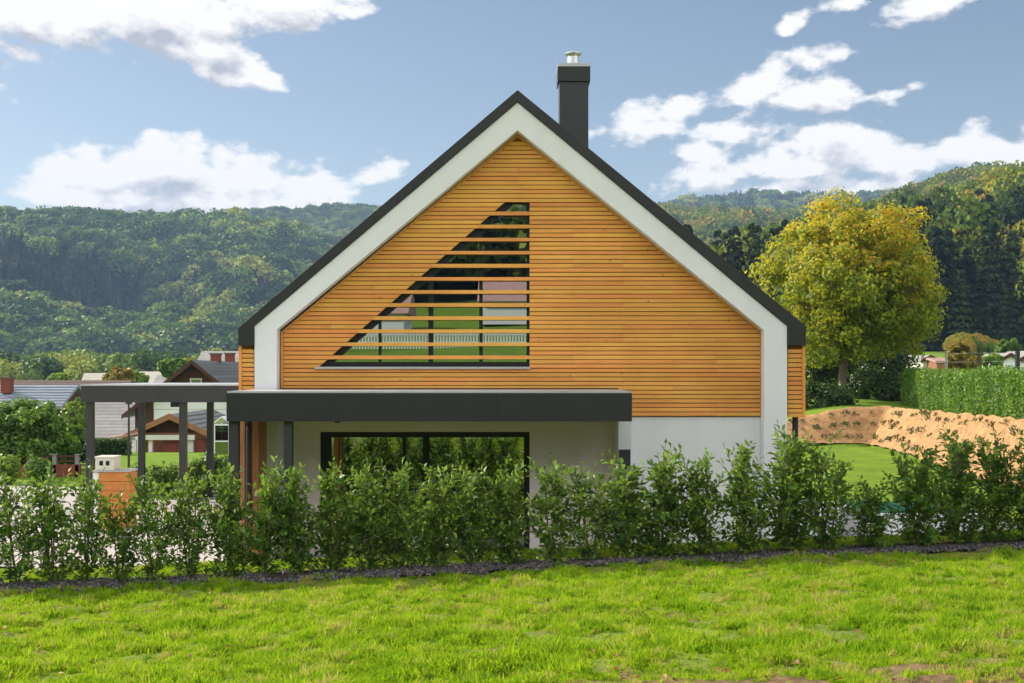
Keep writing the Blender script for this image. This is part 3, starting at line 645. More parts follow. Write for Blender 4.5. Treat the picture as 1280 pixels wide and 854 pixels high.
# gravel stones
def stone(seed):
    r = np.random.default_rng(seed); V = []
    c = [(-1,-1,-.6),(1,-1,-.6),(1,1,-.6),(-1,1,-.6),(-.7,-.7,.6),(.7,-.7,.6),(.7,.7,.6),(-.7,.7,.6)]
    c = [tuple(np.array(p)*.5+r.normal(size=3)*.12) for p in c]
    me = bpy.data.meshes.new('pebble'); me.from_pydata(c, [], [(0,3,2,1),(4,5,6,7),(0,1,5,4),(1,2,6,5),(2,3,7,6),(3,0,4,7)]); me.update(); return me
M['pebble'] = leafmat('pebble_stone', [(0, (.04, .037, .04)), (.5, (.10, .085, .08)), (.9, (.2, .18, .17)), (1, (.4, .38, .36))], 0, .8, .3, island=False)
scol = make_src('pebble_src', [stone(i) for i in range(5)], M['pebble'])
pts = []; rots = []; scl = []; idx = []
for _ in range(19000):
    xx_ = random.uniform(-9, 10.5); y = hedge_y(xx_)+random.gauss(-.12, .2)
    s = random.uniform(.018, .05); pts.append((xx_, y, G(xx_, y)+.04)); rots.append((random.random()*6, random.random()*6, random.random()*6)); scl.append((s, s, s*.8)); idx.append(random.randrange(5))
scatter('pebbles', pts, rots, scl, idx, scol)
# ---- bank with matting
def bank_sheet():
    V = []; path = []
    # along the face: right run (facing left) then the corner and the run facing the camera
    for y in axis([(24, 44.4, .4)]): path.append((13.1+.02*(y-30), y, -1, 0))
    for q in range(8):
        path.append(None)
    return path
def bank(name, run):
    rows = []
    for (bx, by, nxn, nyn) in run:
        rows.append([(bx-nxn*u*1.03+nxn*.03*0, by-nyn*u*1.03) for u in axis([(-.05, 1.0, .08)])])
    V = []; n = len(rows[0])
    for rw_ in rows:
        for (a_, b_) in rw_:
            V.append((a_, b_, G(a_, b_)+.12+.07*noise.noise(Vector((a_*2, b_*2, 0)))+.03*noise.noise(Vector((a_*6, b_*6, 0)))))
    Fs = [(j*n+i, j*n+i+1, (j+1)*n+i+1, (j+1)*n+i) for j in range(len(rows)-1) for i in range(n-1)]
    me = bpy.data.meshes.new(name); me.from_pydata(V, [], Fs); me.update(); return tag(link(name, me, M['mat'], smooth=True), kind='structure')
cy_ = 44.2
bank('embankment', [(13.1+.02*(y-30), y, -1, 0) for y in axis([(20, 44.4, .16)])])
bank('embankment', [(x_, 44.2-.15*(x_-14), 0, -1) for x_ in axis([(8.6, 14.4, .12)])])
def bankplant(seed, h=.3):
    r = random.Random(seed); root = empty('bank_plant', (0, 0, 0)); n = 60; cen = []; ax = []
    for i in range(n):
        a = r.uniform(0, 6.28); e = r.uniform(.1, 1.4); l = h*r.uniform(.3, 1); d_ = np.array([math.cos(a)*math.cos(e), math.sin(a)*math.cos(e), math.sin(e)]); cen.append(d_*l); ax.append(d_)
    link('foliage', leaf_mesh('bank_leaves', np.array(cen), np.array(ax), rng.normal(size=(n, 3)), .13, .05), M['leaf_dark'], root)
    return root
bp = [bankplant(50+i) for i in range(3)]; cnt = 0
def putbank(x_, y_, lab):
    global cnt
    loc = (x_, y_, G(x_, y_)+.03); s = random.uniform(.4, .85)
    if cnt < 3: o = bp[cnt]; o.location = loc; o.scale = (s, s, s)
    else: o = copy_thing(bp[cnt % 3], loc, random.uniform(0, 6.28), s)
    cnt += 1
    tag(o, lab, 'plant', 'small plants on the orange bank')
for y_ in axis([(25.5, 43.8, .5)]):
    for row, u in enumerate((.18, .5, .82)):
        if random.random() < .85: putbank(13.1+.02*(y_-30)+u+random.uniform(-.08, .08), y_+random.uniform(-.2, .2)+.3*(row % 2), 'small green plant set in the orange bank on its long sunlit side')
for x_ in axis([(9.3, 13.6, .5)]):
    for row, u in enumerate((.2, .5, .8)): putbank(x_+random.uniform(-.12, .12), 44.2-.15*(x_-14)+u, 'small green plant set in the shaded end of the orange bank nearest the house')
# ------------------------------------------------------------------ garden and village on the left
g0 = lambda px, d: G(X(px, d), d)
def T(px, d, cy, rx, rz, leaf, lab, cat='tree', seed=1, nc=90, nlf=80, size=.13, name='garden_tree', cr=None, tr=.07, base=None, **k):
    b = g0(px, d) if base is None else base
    return tree(name, (X(px, d), d, b), (0, 0, Z(cy, d)-b), (rx*d/F, rx*d/F*.9, rz*d/F), nc, nlf, cr or max(.16, .22*rx*d/F), size, leaf, tr, lab, cat, seed=seed, **k)
T(28, 37, 545, 52, 50, M['leaf_mid'], 'large leafy green garden tree at the left edge of the photo', seed=21, nc=130, nlf=110, size=.15, shell=.2, lump=.4)
T(78, 39, 553, 24, 30, M['leaf_mid'], 'smaller leafy tree just left of the dark topiary bush', seed=26, nc=60, nlf=90, size=.13, shell=.2)
T(8, 33.5, 588, 14, 16, M['leaf_light'], 'small bright green bush under the garden tree at the left edge', 'shrub', seed=22, nc=40, nlf=60, size=.1, name='garden_bush', tr=.02)
T(48, 34.5, 586, 13, 12, M['leaf_mid'], 'green bush in front of the brick garden fence', 'shrub', seed=27, nc=40, nlf=60, size=.09, name='garden_bush', tr=.02)
T(95, 56, 520, 17, 24, M['leaf_light'], 'pale green tree left of the outer carport post', seed=23, nc=60, nlf=70, size=.16)
T(88, 41, 560, 17, 22, M['conifer'], 'dark clipped topiary bush beside the outer carport post', 'shrub', seed=24, nc=90, nlf=90, size=.08, name='topiary_bush', shell=.75, lump=.08, tr=.03, cr=.1)
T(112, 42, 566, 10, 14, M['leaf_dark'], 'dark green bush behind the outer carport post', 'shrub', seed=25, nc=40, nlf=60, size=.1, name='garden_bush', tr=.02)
# low green hedge in front of the large grey roof
hq = empty('garden_hedge', (X(135, 46), 46, g0(135, 46)), 'low dark green hedge between the outer carport post and the lamp pole', 'hedge')
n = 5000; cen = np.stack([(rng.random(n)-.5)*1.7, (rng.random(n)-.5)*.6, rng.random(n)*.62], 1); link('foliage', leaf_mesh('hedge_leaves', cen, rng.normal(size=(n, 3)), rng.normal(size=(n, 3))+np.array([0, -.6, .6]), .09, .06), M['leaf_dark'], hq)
# brick fence with white posts
ff = empty('garden_fence', (X(0, 36), 36, 0), 'low red brick garden fence with white posts under the leafy tree', 'fence')
fx0, fx1 = -1.2, X(100, 36)-X(0, 36)
mb = MB(); mb.box(fx0, fx1, 0, .12, -.1, .38); mb.build('brick_base', M['brick'], ff)
for q in range(6):
    mb = MB(); c = lerp(fx0+.1, fx1-.1, q/5); mb.box(c-.06, c+.06, -.0, .12, -.1, .66).box(c-.07, c+.07, -.02, .14, .661, .69); mb.build('post', M['roof_light'], ff, bevel=.008)
mb = MB(); mb.box(fx0, fx1, .04, .07, .46, .52).box(fx0, fx1, .04, .07, .6, .66); mb.build('rail', M['brown'], ff)
# lamp pole
lp = empty('lamp_pole', (X(161, 35), 35, 0), 'thin dark pole standing between the first two carport posts', 'pole')
mb = MB(); mb.tube([(0, 0, 0), (0, 0, 2.25)], [.04, .028], 10); mb.build('pole_shaft', M['anthracite2'], lp)
mb = MB(); mb.tube([(0, 0, 2.25), (0, 0, 2.32), (0, 0, 2.36)], [.1, .1, .02], 12); mb.build('lamp_head', M['anthracite2'], lp)
# shrubs along the courtyard
k = 0
for px, d, h, lab in ((172, 31, 22, 'green shrub behind the orange pillar, left of the middle carport post'), (203, 30.5, 25, 'green shrub between the middle and inner carport posts'), (244, 30, 28, 'green shrub right of the inner carport post'), (268, 31, 34, 'taller green shrub left of the canopy end post')):
    T(px, d, HZ+CH/d*F-h*.7, 20, h*.8, M['leaf_mid'], lab, 'shrub', seed=60+k, nc=45, nlf=60, size=.09, name='garden_shrub', tr=.02); k += 1
def gable(name, px, d, w, ln, base, eave, ridge, roofm, wallm, label, along='y', over=.35, gablem=None, wins=(), doors=(), chim=(), thick=.14, rz=0, cat='house', barge=None):
    """house with its roof ridge along local y (gable to the camera) or along local x"""
    h = empty(name, (X(px, d), d, base), label, cat, rz=rz)
    e, r_ = eave-base, ridge-base
    mb = MB()
    if along == 'y':
        mb.box(-w/2, w/2, 0, ln, 0, e); mb.build('wall', wallm, h)
        sl = (r_-e)/(w/2); ex = w/2+over; ez = e-over*sl
        mb = MB(); mb.prism([(-w/2, e+.002), (w/2, e+.002), (0, r_-.05)], .03, ln-.03); mb.build('gable', gablem or wallm, h)
        rfm = MB(); rfm.prism([(-ex, ez), (0, r_), (0, r_+thick), (-ex, ez+thick)][::-1], -over, ln+over); rfm.prism([(ex, ez), (ex, ez+thick), (0.001, r_+thick), (0.001, r_)][::-1], -over, ln+over)
        ro_ = rfm.build('roof', roofm, h)
        # rows of tiles
        tl = MB(); rows = int(math.hypot(ex, r_-ez)/.34)
        for sgn in (-1, 1):
            for q in range(rows):
                t0, t1 = q/rows, (q+1)/rows
                p0 = (sgn*ex*(1-t0), lerp(ez, r_, t0)+thick); p1 = (sgn*ex*(1-t1), lerp(ez, r_, t1)+thick)
                pl_ = [(p0[0], p0[1]+.002), (p1[0], p1[1]+.002), (p1[0], p1[1]+.006), (p0[0], p0[1]+.03)]
                tl.prism(pl_ if sgn < 0 else pl_[::-1], -over-.01, ln+over+.01)
        tl.build('tile_rows', roofm, ro_)
        b = MB()
        for sgn in (-1, 1):
            pl_ = [(sgn*ex, ez-.08), (sgn*.001, r_-.08), (sgn*.001, r_+thick+.03), (sgn*ex, ez+thick+.03)]
            b.prism(pl_ if sgn > 0 else pl_[::-1], -over-.05, -over-.012)
        b.build('barge_board', barge or M['brown'], h)
    else:
        mb.box(-w/2, w/2, 0, ln, 0, e); mb.build('wall', wallm, h)
        sl = (r_-e)/(ln/2); ey0 = -over; ez = e-over*sl
        def pr(m_, poly, xa_, xb_):
            n_ = len(poly); m_.add([(xa_, p[0], p[1]) for p in poly]+[(xb_, p[0], p[1]) for p in poly], [tuple(range(n_-1, -1, -1)), tuple(range(n_, 2*n_))]+[(i_, (i_+1) % n_, (i_+1) % n_+n_, i_+n_) for i_ in range(n_)])
        mb = MB(); pr(mb, [(0.03, e+.002), (ln-.03, e+.002), (ln/2, r_-.05)], -w/2+.03, w/2-.03); mb.build('gable', gablem or wallm, h)
        rfm = MB(); pr(rfm, [(-over, ez), (ln/2, r_), (ln/2, r_+thick), (-over, ez+thick)], -w/2-over, w/2+over); pr(rfm, [(ln+over, ez), (ln+over, ez+thick), (ln/2+.001, r_+thick), (ln/2+.001, r_)], -w/2-over, w/2+over)
        ro_ = rfm.build('roof', roofm, h)
        tl = MB(); rows = int(math.hypot(ln/2+over, r_-ez)/.36)
        for q in range(rows):
            t0, t1 = q/rows, (q+1)/rows; a0, a1 = lerp(-over, ln/2, t0), lerp(-over, ln/2, t1); b0, b1 = lerp(ez, r_, t0)+thick, lerp(ez, r_, t1)+thick
            pr(tl, [(a0, b0+.002), (a1, b1+.002), (a1, b1+.004), (a0, b0+(.06 if roofm is M['roof_blue'] else .022))], -w/2-over-.01, w/2+over+.01)
        tl.build('tile_rows', roofm, ro_)
    for (wx0, wx1, wz0_, wz1_) in wins:
        f = MB(); f.box(wx0, wx1, -.05, .02, wz0_, wz1_); fo = f.build('window', M['cabinet'], h); f = MB(); f.box(wx0+.08, wx1-.08, -.065, -.051, wz0_+.08, wz1_-.08); f.build('pane', M['glass_s'], fo)
    for (cx_, cy__, cz0, cz1, cm) in chim:
        f = MB(); f.box(cx_-.28, cx_+.28, cy__-.28, cy__+.28, cz0, cz1); co = f.build('chimney', cm, h); f = MB(); f.box(cx_-.34, cx_+.34, cy__-.34, cy__+.34, cz1+.001, cz1+.1); f.build('chimney_cap', M['roof_brown'], co)
    return h
# blue grey roof at the left edge
d = 70; b_ = g0(20, d)
gable('village_house', -12, d, 8.0, 5.0, b_, Z(513, d)+.2, Z(485, d), M['roof_blue'], M['brown'], 'house with blue grey striped roof and red chimney at the left edge', 'x', .3, chim=[(.4, 1.4, Z(492, d)-b_, Z(476, d)-b_+.1, M['brick'])])
gable('village_house', 62, 98, 11, 6, g0(62, 98), Z(503, 98), Z(478, 98), M['roof_brown'], M['beige'], 'brownish low roofed house behind the striped roof', 'x', .3)
gable('village_house', 140, 82, 5.0, 8, g0(140, 82)-.3, Z(549, 82)+.2, Z(490, 82), M['roof_light'], M['white'], 'house with large pale grey roof seen between the outer carport posts', 'x', .3, wins=[(-1.6, -.9, .2, .7)])
gable('village_house', 122, 140, 4, 4, g0(122, 140), Z(488, 140), Z(468, 140), M['roof_cream'], M['white'], 'far house with cream roof showing above the left end of the carport', 'x', .3, chim=[(.4, 1.5, 3.4, 4.6, M['roof_brown'])])
gable('village_house', 187, 140, 3, 4, g0(187, 140), Z(484, 140), Z(466, 140), M['roof_cream'], M['white'], 'far house with cream roof left of the brown gabled chalet', 'x', .3)
gable('village_house', 205, 125, 2, 4, g0(205, 125), Z(484, 125), Z(470, 125), M['roof_light'], M['white'], 'small pale house touching the left slope of the brown gable', 'x', .3)
# chalet
d = 70; b_ = g0(243, d)
ch = gable('chalet', 243, d, 7.0, 13, b_, Z(512, d), Z(453.5, d), M['roof_grey'], M['white'], 'brown gabled chalet with grey tiled roof and white lower wall behind the carport', 'y', .6, gablem=M['brown'],
  wins=[(-.25, .45, Z(480, d)-b_, Z(473, d)-b_)], chim=[(-.1, 5.5, Z(462, d)-b_, Z(445, d)-b_+.15, M['brick']), (-.4, 10.5, Z(462, d)-b_, Z(446, d)-b_+.3, M['brick'])])
mb = MB(); zt = Z(503, d)-b_; mb.box(-3.5, -2.4, -.03, -.002, zt-1.6, zt); mb.build('shutter', M['brown'], ch)
mb = MB(); q_ = lambda p, y_: (X(p, d)-X(243, d), Z(y_, d)-b_)
mb.prism([q_(192, 511.6), q_(300, 511.6), q_(290, 503), q_(192, 503)], -.02, .028); mb.build('white_gable_panel', M['white'], ch)
gable('village_house', 290, 96, 5.6, 5, g0(290, 96), Z(462, 96), Z(440.5, 96), M['roof_light'], M['white'], 'house with pale grey roof behind the chalet chimneys', 'x', .3)
# lower pavilion
d = 50; b_ = g0(216, d)-.35
pv = gable('garden_pavilion', 216, d, 2.9, 6, b_, Z(541, d), Z(521.5, d), M['roof_grey'], M['tan'], 'low gabled house with tan barge boards and red walls below the chalet', 'y', .5, gablem=M['brown'], barge=M['tan'])
mb = MB(); f = lambda p: X(p, d)-X(216, d)
mb.box(f(178), f(248), -.65, -.52, Z(549, d)-b_, Z(543, d)-b_); mb.build('fascia', M['cabinet'], pv)
mb = MB(); mb.box(f(206), f(226), -.3, -.05, -.1, Z(549, d)-b_-.01); mb.build('brick_panel', M['brick'], pv)
mb = MB(); mb.box(f(246), f(258), -.3, -.05, -.1, Z(549, d)-b_-.01); mb.build('brick_panel', M['brick'], pv)
mb = MB(); mb.box(f(233), f(245), -.5, -.1, -.1, Z(549.5, d)-b_-.01); mb.build('white_wall', M['cabinet'], pv)
for p in (157, 172, 192):
    mb = MB(); mb.box(f(p)-.08, f(p)+.08, -.45, -.3, -.1, Z(549, d)-b_-.01); mb.build('column', M['beige'], pv)
mb = MB(); mb.add([(f(137), -.6, Z(549.5, d)-b_), (f(180), -.6, Z(542, d)-b_), (f(180), 2.5, Z(542, d)-b_+.1), (f(140), 2.5, Z(549.5, d)-b_+.1), (f(137), -.6, Z(547, d)-b_), (f(180), -.6, Z(539, d)-b_), (f(180), 2.5, Z(539, d)-b_+.1), (f(140), 2.5, Z(547, d)-b_+.1)],
 [(0,3,2,1),(4,5,6,7),(0,1,5,4),(1,2,6,5),(2,3,7,6),(3,0,4,7)]); mb.build('porch_roof', M['pinkroof'], pv)
# small white frame greenhouse
gh = empty('greenhouse', (X(277, 46), 46, g0(277, 46)), 'small white framed greenhouse peeking out left of the canopy post', 'greenhouse')
mb = MB(); w_, h_ = .32, 1.2
for a in (-w_, w_-.06):
    mb.box(a, a+.06, 0, .06, 0, h_).box(a, a+.06, 1.2, 1.26, 0, h_)
mb.box(-w_+.061, w_-.061, 0, .06, h_-.06, h_).box(-w_+.061, w_-.061, 0, .06, .5, .55).prism([(-w_, h_+.001), (0, h_+.25), (0, h_+.3), (-w_, h_+.06)][::-1], 0, 1.26).prism([(w_, h_+.001), (w_, h_+.06), (0, h_+.3), (0, h_+.25)][::-1], 0, 1.26); mb.build('frame', M['white'], gh)
mb = MB(); mb.box(-w_+.07, w_-.07, .02, .03, .01, h_-.07); mb.build('pane', M['glass_s'], gh)
# trees between the far roofs
T(218, 112, 460, 17, 14, M['leaf_mid'], 'round green tree left of the chalet gable', seed=71, nc=60, nlf=50, size=.4, tr=.1)
T(150, 110, 474, 19, 12, M['leaf_yellow'], 'brownish yellow tree above the left half of the carport roof', seed=72, nc=50, nlf=50, size=.4, tr=.1)
T(176, 112, 474, 11, 8, M['leaf_light'], 'small light green tree right of the brownish tree', seed=73, nc=30, nlf=50, size=.35, tr=.1)
T(236, 118, 462, 13, 11, M['leaf_yellow'], 'olive tree peeking out just left of the chalet roof ridge', seed=74, nc=30, nlf=50, size=.35, tr=.1)
T(72, 120, 473, 13, 5, M['leaf_light'], 'low bright green tree above the striped roof', seed=75, nc=30, nlf=50, size=.35, tr=.1)
# ------------------------------------------------------------------ far right
d = 90; b_ = G(X(1148, d), d)-.3
fh = gable('white_house', 1140, d, 1.9, 5, b_, Z(450, d), Z(445.5, d), M['roof_cream'], M['white'], 'white house with dark openings at the end of the green hedge', 'x', .1)
for a_, z_ in ((-.8, 449.5), (.05, 449.5), (-.8, 457.5), (.05, 457.5)): MB().box(a_, a_+.55, -.02, .01, Z(z_+5, d)-b_, Z(z_, d)-b_).build('opening', M['brown'], fh)
gable('white_house', 1163, 86, 1.1, 4, b_, Z(451, 86), Z(446.5, 86), M['roof_light'], M['cabinet'], 'pale grey house right of the white house with dark openings', 'y', .1)
gable('low_shed', 1178, 84, .8, 3, b_, Z(453.5, 84), Z(449.5, 84), M['pinkroof'], M['tan'], 'little shed with a red roof beside the pale grey house', 'x', .15, cat='shed')
gable('white_house', 1263, 80, 1.5, 4, G(X(1263, 80), 80)-.3, Z(452, 80), Z(444, 80), M['roof_light'], M['white'], 'white gabled house near the right edge above the hedge', 'y', .1)
gable('white_house', 1290, 84, 2.0, 4, G(X(1285, 84), 84)-.3, Z(452, 84), Z(441, 84), M['roof_light'], M['white'], 'white house cut by the right edge above the hedge', 'y', .1)
bR = lambda px, d: G(X(px, d), d)
T(1197, 70, 447, 15, 17, M['leaf_yellow'], 'yellow green tree right of the little red roofed shed', seed=81, nc=60, nlf=60, size=.28, tr=.08, name='orchard_tree')
T(1217, 72, 455, 9, 8, M['leaf_yellow'], 'small orange bush left of the brown fence pole', 'shrub', seed=82, nc=30, nlf=50, size=.22, tr=.04, name='orchard_bush')
T(1240, 78, 452, 14, 10, M['leaf_light'], 'light green tree between the two tall fence poles', seed=83, nc=40, nlf=50, size=.25, tr=.06, name='orchard_tree')
T(1262, 110, 436, 15, 12, M['leaf_mid'], 'round grey green tree above the white gabled house', seed=84, nc=40, nlf=50, size=.4, tr=.1, name='orchard_tree')
wf = empty('wire_fence', (X(1183, 52), 52, 0), 'tall fence of poles and thin wires above the right end of the hedge', 'fence')
ox = X(1183, 52)
for px, d_, r_, mm in ((1183, 52, .05, 'flash'), (1225, 52, .09, 'bark'), (1272, 52, .11, 'anthracite2'), (1330, 52, .07, 'bark')):
    mb = MB(); xp = X(px, d_); mb.tube([(xp-ox, 0, G(xp, d_)-.1), (xp-ox, 0, Z(439, d_))], r_, 8); mb.build('post', M[mm], wf)
mb = MB()
for py in (441, 452):
    mb.tube([(X(1166, 52)-ox, 0, Z(py+1, 52)), (X(1272, 52)-ox, 0, Z(py, 52)), (X(1330, 52)-ox, 0, Z(py, 52))], .007, 5)
mb.build('wires', M['flash'], wf)
# ------------------------------------------------------------------ hills and forests
def fnoise(x_, y_, s, k=0.): return noise.fractal(Vector((x_*s, y_*s, k)), 1., 2., 4)
def skyl(pts_):
    def f(px):
        if px <= pts_[0][0]: return pts_[0][1]
        for (a_, b_) in zip(pts_, pts_[1:]):
            if px <= b_[0]: t = (px-a_[0])/(b_[0]-a_[0]); t = t*t*(3-2*t)*.5+t*.5; return lerp(a_[1], b_[1], t)
        return pts_[-1][1]
    return f
def hill(name, p0, p1, sky, dbase, dtop, dback, zbase, amp, treeh, seed, power=.8, dfun=None):
    """terrain over azimuths p0..p1 (pixel columns); ridge height follows the skyline; returns height(px, t)"""
    def top(px): return CH+(HZ-sky(px))/F*dtop-treeh
    def P(px, t):
        s = (px-640)/F
        if t <= 1:
            d_ = lerp(dbase, dtop, t); z_ = lerp(zbase, top(px), t**power)
            w_ = math.sin(math.pi*min(1, t))**.7
            xw = s*d_
            z_ += amp*w_*(fnoise(xw, d_, 1/(dtop*.16), seed)*1.1+.35*fnoise(xw, d_, 1/(dtop*.05), seed+3))
        else:
            d_ = lerp(dtop, dback, t-1); z_ = lerp(top(px), zbase, (t-1))
        return (s*d_, d_, z_)
    V = []; na = int((p1-p0)/12)+1; ts = [i/34 for i in range(35)]+[1.15, 1.4, 1.7, 2.]
    for t in ts:
        for i in range(na): V.append(P(lerp(p0, p1, i/(na-1)), t))
    Fs = [(j*na+i, j*na+i+1, (j+1)*na+i+1, (j+1)*na+i) for j in range(len(ts)-1) for i in range(na-1)]
    me = bpy.data.meshes.new(name); me.from_pydata(V, [], Fs); me.update(); tag(link(name, me, M['hillsoil'], smooth=True), kind='structure')
    return P
def decid(seed, nf=420, ls=.13):
    r = np.random.default_rng(seed); nc = 26
    dd = r.normal(size=(nc, 3)); dd[:, 2] = np.abs(dd[:, 2])*1.1-.35; dd = unit(dd); cc = dd*np.array([.42, .42, .46])*(.7+.35*r.random(nc))[:, None]+np.array([0, 0, .56])
    ci = r.integers(0, nc, nf); off = unit(r.normal(size=(nf, 3))+np.array([0, 0, .35])); cs = .17+.09*r.random(nc)
    cen = cc[ci]+off*cs[ci][:, None]*(.75+.25*r.random(nf))[:, None]; nor = off+r.normal(size=(nf, 3))*.35
    s = ls*(.7+.6*r.random(nf)); A = leaf_mesh('forest_tree', cen, r.normal(size=(nf, 3)), nor, s, s*.8); return A
def conif(seed, nf=420, ls=.11):
    r = np.random.default_rng(seed); t = r.random(nf)**.75; a = r.random(nf)*6.283; layer = np.floor((1-t)*13)/13+r.normal(size=nf)*.012
    hgt = .1+.88*layer; rad = (.17*(1-layer)+.012)*(.45+.6*r.random(nf)); ra = 1+.25*np.sin(a*3+seed)
    cen = np.stack([np.cos(a)*rad*ra, np.sin(a)*rad*ra, hgt-rad*.35], 1); axv = np.stack([np.cos(a), np.sin(a), np.full(nf, -.55)], 1)+r.normal(size=(nf, 3))*.2
    nor = np.stack([np.cos(a)*.5, np.sin(a)*.5, np.full(nf, .9)], 1)+r.normal(size=(nf, 3))*.3; s = ls*(.55+.8*(1-layer)); return leaf_mesh('forest_conifer', cen, axv, nor, s, s*.55)
dm = [decid(100+i, 620, .11) for i in range(5)]; cm = [conif(120+i, 600, .09) for i in range(4)]
dm2 = [decid(140+i, 2600, .06) for i in range(5)]; cm2 = [conif(150+i, 2400, .06) for i in range(4)]
for m_ in dm: m_.materials.append(M['forest'])
for m_ in cm+cm2: m_.materials.append(M['conifer'])
for m_ in dm2: m_.materials.append(M['forest_y'])
dm3 = [decid(160+i, 900, .09) for i in range(4)]
for m_ in dm3: m_.materials.append(M['forest_y'])
fsrc = make_src('forest_src', dm+cm, None)      # 0-4 deciduous, 5-8 conifer
fsrc2 = make_src('forest_src2', dm2+cm2, None)
fsrc3 = make_src('forest_src3', dm3+cm, None)   # 0-3 , 4-7
def forest(name, P, p0, p1, n, h0, h1, src, nd, ncf, conf, dref, wide=(.8, 1.25), tmax=1.06, seed=1, sink=.12, tmin=0.):
    r = random.Random(seed); pts = []; rots = []; scl = []; idx = []
    for _ in range(n):
        px = r.uniform(p0, p1)
        if name == 'valley_shrubs' and 1100 < px < 1192 or name == 'valley_shrubs' and px > 1248: continue
        t = tmin+(tmax-tmin)*r.random(); v = P(px, t)
        pc = conf(px, t, v) if callable(conf) else conf
        h = r.uniform(h0, h1)*(1+.25*noise.noise(Vector(v)*.02))
        if r.random() < pc: i = nd+r.randrange(ncf); w = r.uniform(.9, 1.3); h *= 1.15
        else: i = r.randrange(nd); w = r.uniform(*wide)
        pts.append((v[0], v[1], v[2]-h*sink)); rots.append((r.uniform(-.05, .05), r.uniform(-.05, .05), r.uniform(0, 6.28))); scl.append((h*w, h*w, h)); idx.append(i)
    return scatter(name, pts, rots, scl, idx, src)
cfn = lambda base, s=.02: (lambda px, t, v: base+.5*noise.noise(Vector((v[0]*s, v[1]*s, 2.))))
s1 = skyl([(-1000, 330), (-700, 290), (-300, 270), (-100, 266), (0, 262), (40, 257), (90, 259), (130, 263), (180, 262), (240, 258), (300, 264), (335, 272), (380, 282), (430, 298), (480, 312), (560, 318), (700, 325), (860, 345), (960, 400)])
P1 = hill('hills', -1000, 960, s1, 760, 1180, 1700, 0, 48, 24, 1.3, .8)
forest('forest', P1, -980, 900, 17500, 15, 26, fsrc, 5, 4, (lambda px, t, v: -.15+1.15*sstep(.12, .3, t+.2*noise.noise(Vector((v[0]*.006, 0, 5.))))*(1-sstep(.5, .78, t+.35*noise.noise(Vector((v[0]*.005, v[1]*.004, 1.)))+.0006*(px-100)*(1 if px > 100 else 0)))), 1000, seed=1)
s1b = skyl([(200, 300), (300, 270), (335, 265), (400, 260), (440, 258), (470, 262), (520, 270), (700, 285), (900, 300)])
P1b = hill('hills', 200, 900, s1b, 1350, 1750, 2200, 40, 20, 10, 2.3)
forest('forest', P1b, 220, 880, 8000, 12, 18, fsrc, 5, 4, .4, 1000, seed=2, tmin=.5)
s2 = skyl([(640, 275), (760, 262), (830, 249), (870, 243), (900, 240), (960, 237), (1040, 239), (1095, 236), (1150, 240), (1300, 260)])
P2 = hill('hills', 640, 1320, s2, 1400, 1850, 2400, 40, 10, 22, 3.3)
forest('forest', P2, 650, 1310, 7000, 16, 24, fsrc, 5, 4, .85, 1000, seed=3, tmin=.5)
s3 = skyl([(560, 300), (660, 275), (780, 258), (830, 257), (900, 258), (960, 262), (1020, 256), (1060, 252), (1120, 262), (1200, 280), (1400, 300)])
P3 = hill('hills', 560, 1400, s3, 620, 1150, 1500, 8, 20, 22, 4.3, .8)
forest('forest', P3, 565, 1390, 8500, 14, 22, fsrc3, 4, 4, (lambda px, t, v: .05+.8*(1-sstep(.35, .65, t+.3*noise.noise(Vector((v[0]*.007, v[1]*.005, 1.)))))), 1000, seed=4)
s4 = skyl([(900, 360), (980, 320), (1040, 275), (1070, 258), (1100, 243), (1140, 227), (1180, 213), (1210, 206), (1240, 203), (1280, 208), (1340, 214), (1450, 235), (1700, 300)])
P4 = hill('hills', 900, 1700, s4, 420, 760, 1100, 8, 12, 18, 5.3, .8)
forest('forest', P4, 905, 1690, 7200, 11, 17, fsrc3, 4, 4, cfn(.15, .01), 700, seed=5)
s5 = skyl([(800, 420), (900, 385), (960, 352), (1020, 320), (1090, 290), (1120, 275), (1170, 270), (1230, 268), (1280, 258), (1340, 252), (1500, 260), (1700, 300)])
P5 = hill('hills', 800, 1700, s5, 200, 400, 520, 6.0, 8, 17, 6.3, 1.0)
forest('forest', P5, 802, 1690, 2500, 13, 24, fsrc2, 5, 4, (lambda px, t, v: .08+.85*(1-sstep(.4, .75, t+.35*noise.noise(Vector((v[0]*.02, v[1]*.02, 1.)))))), 300, seed=6, wide=(.6, .95))
def VL(px, t):
    d_ = lerp(300, 800, t); x_ = (px-640)/F*d_; return (x_, d_, G(x_, d_))
forest('valley_trees', VL, -900, 900, 2600, 7, 12, fsrc, 5, 4, .12, 500, seed=11)
def VR(px, t):
    d_ = lerp(150, 225, t); x_ = (px-640)/F*d_; return (x_, d_, G(x_, d_))
forest('valley_shrubs', VR, 1085, 1400, 380, 1.4, 3.0, fsrc2, 5, 4, .12, 200, seed=12)
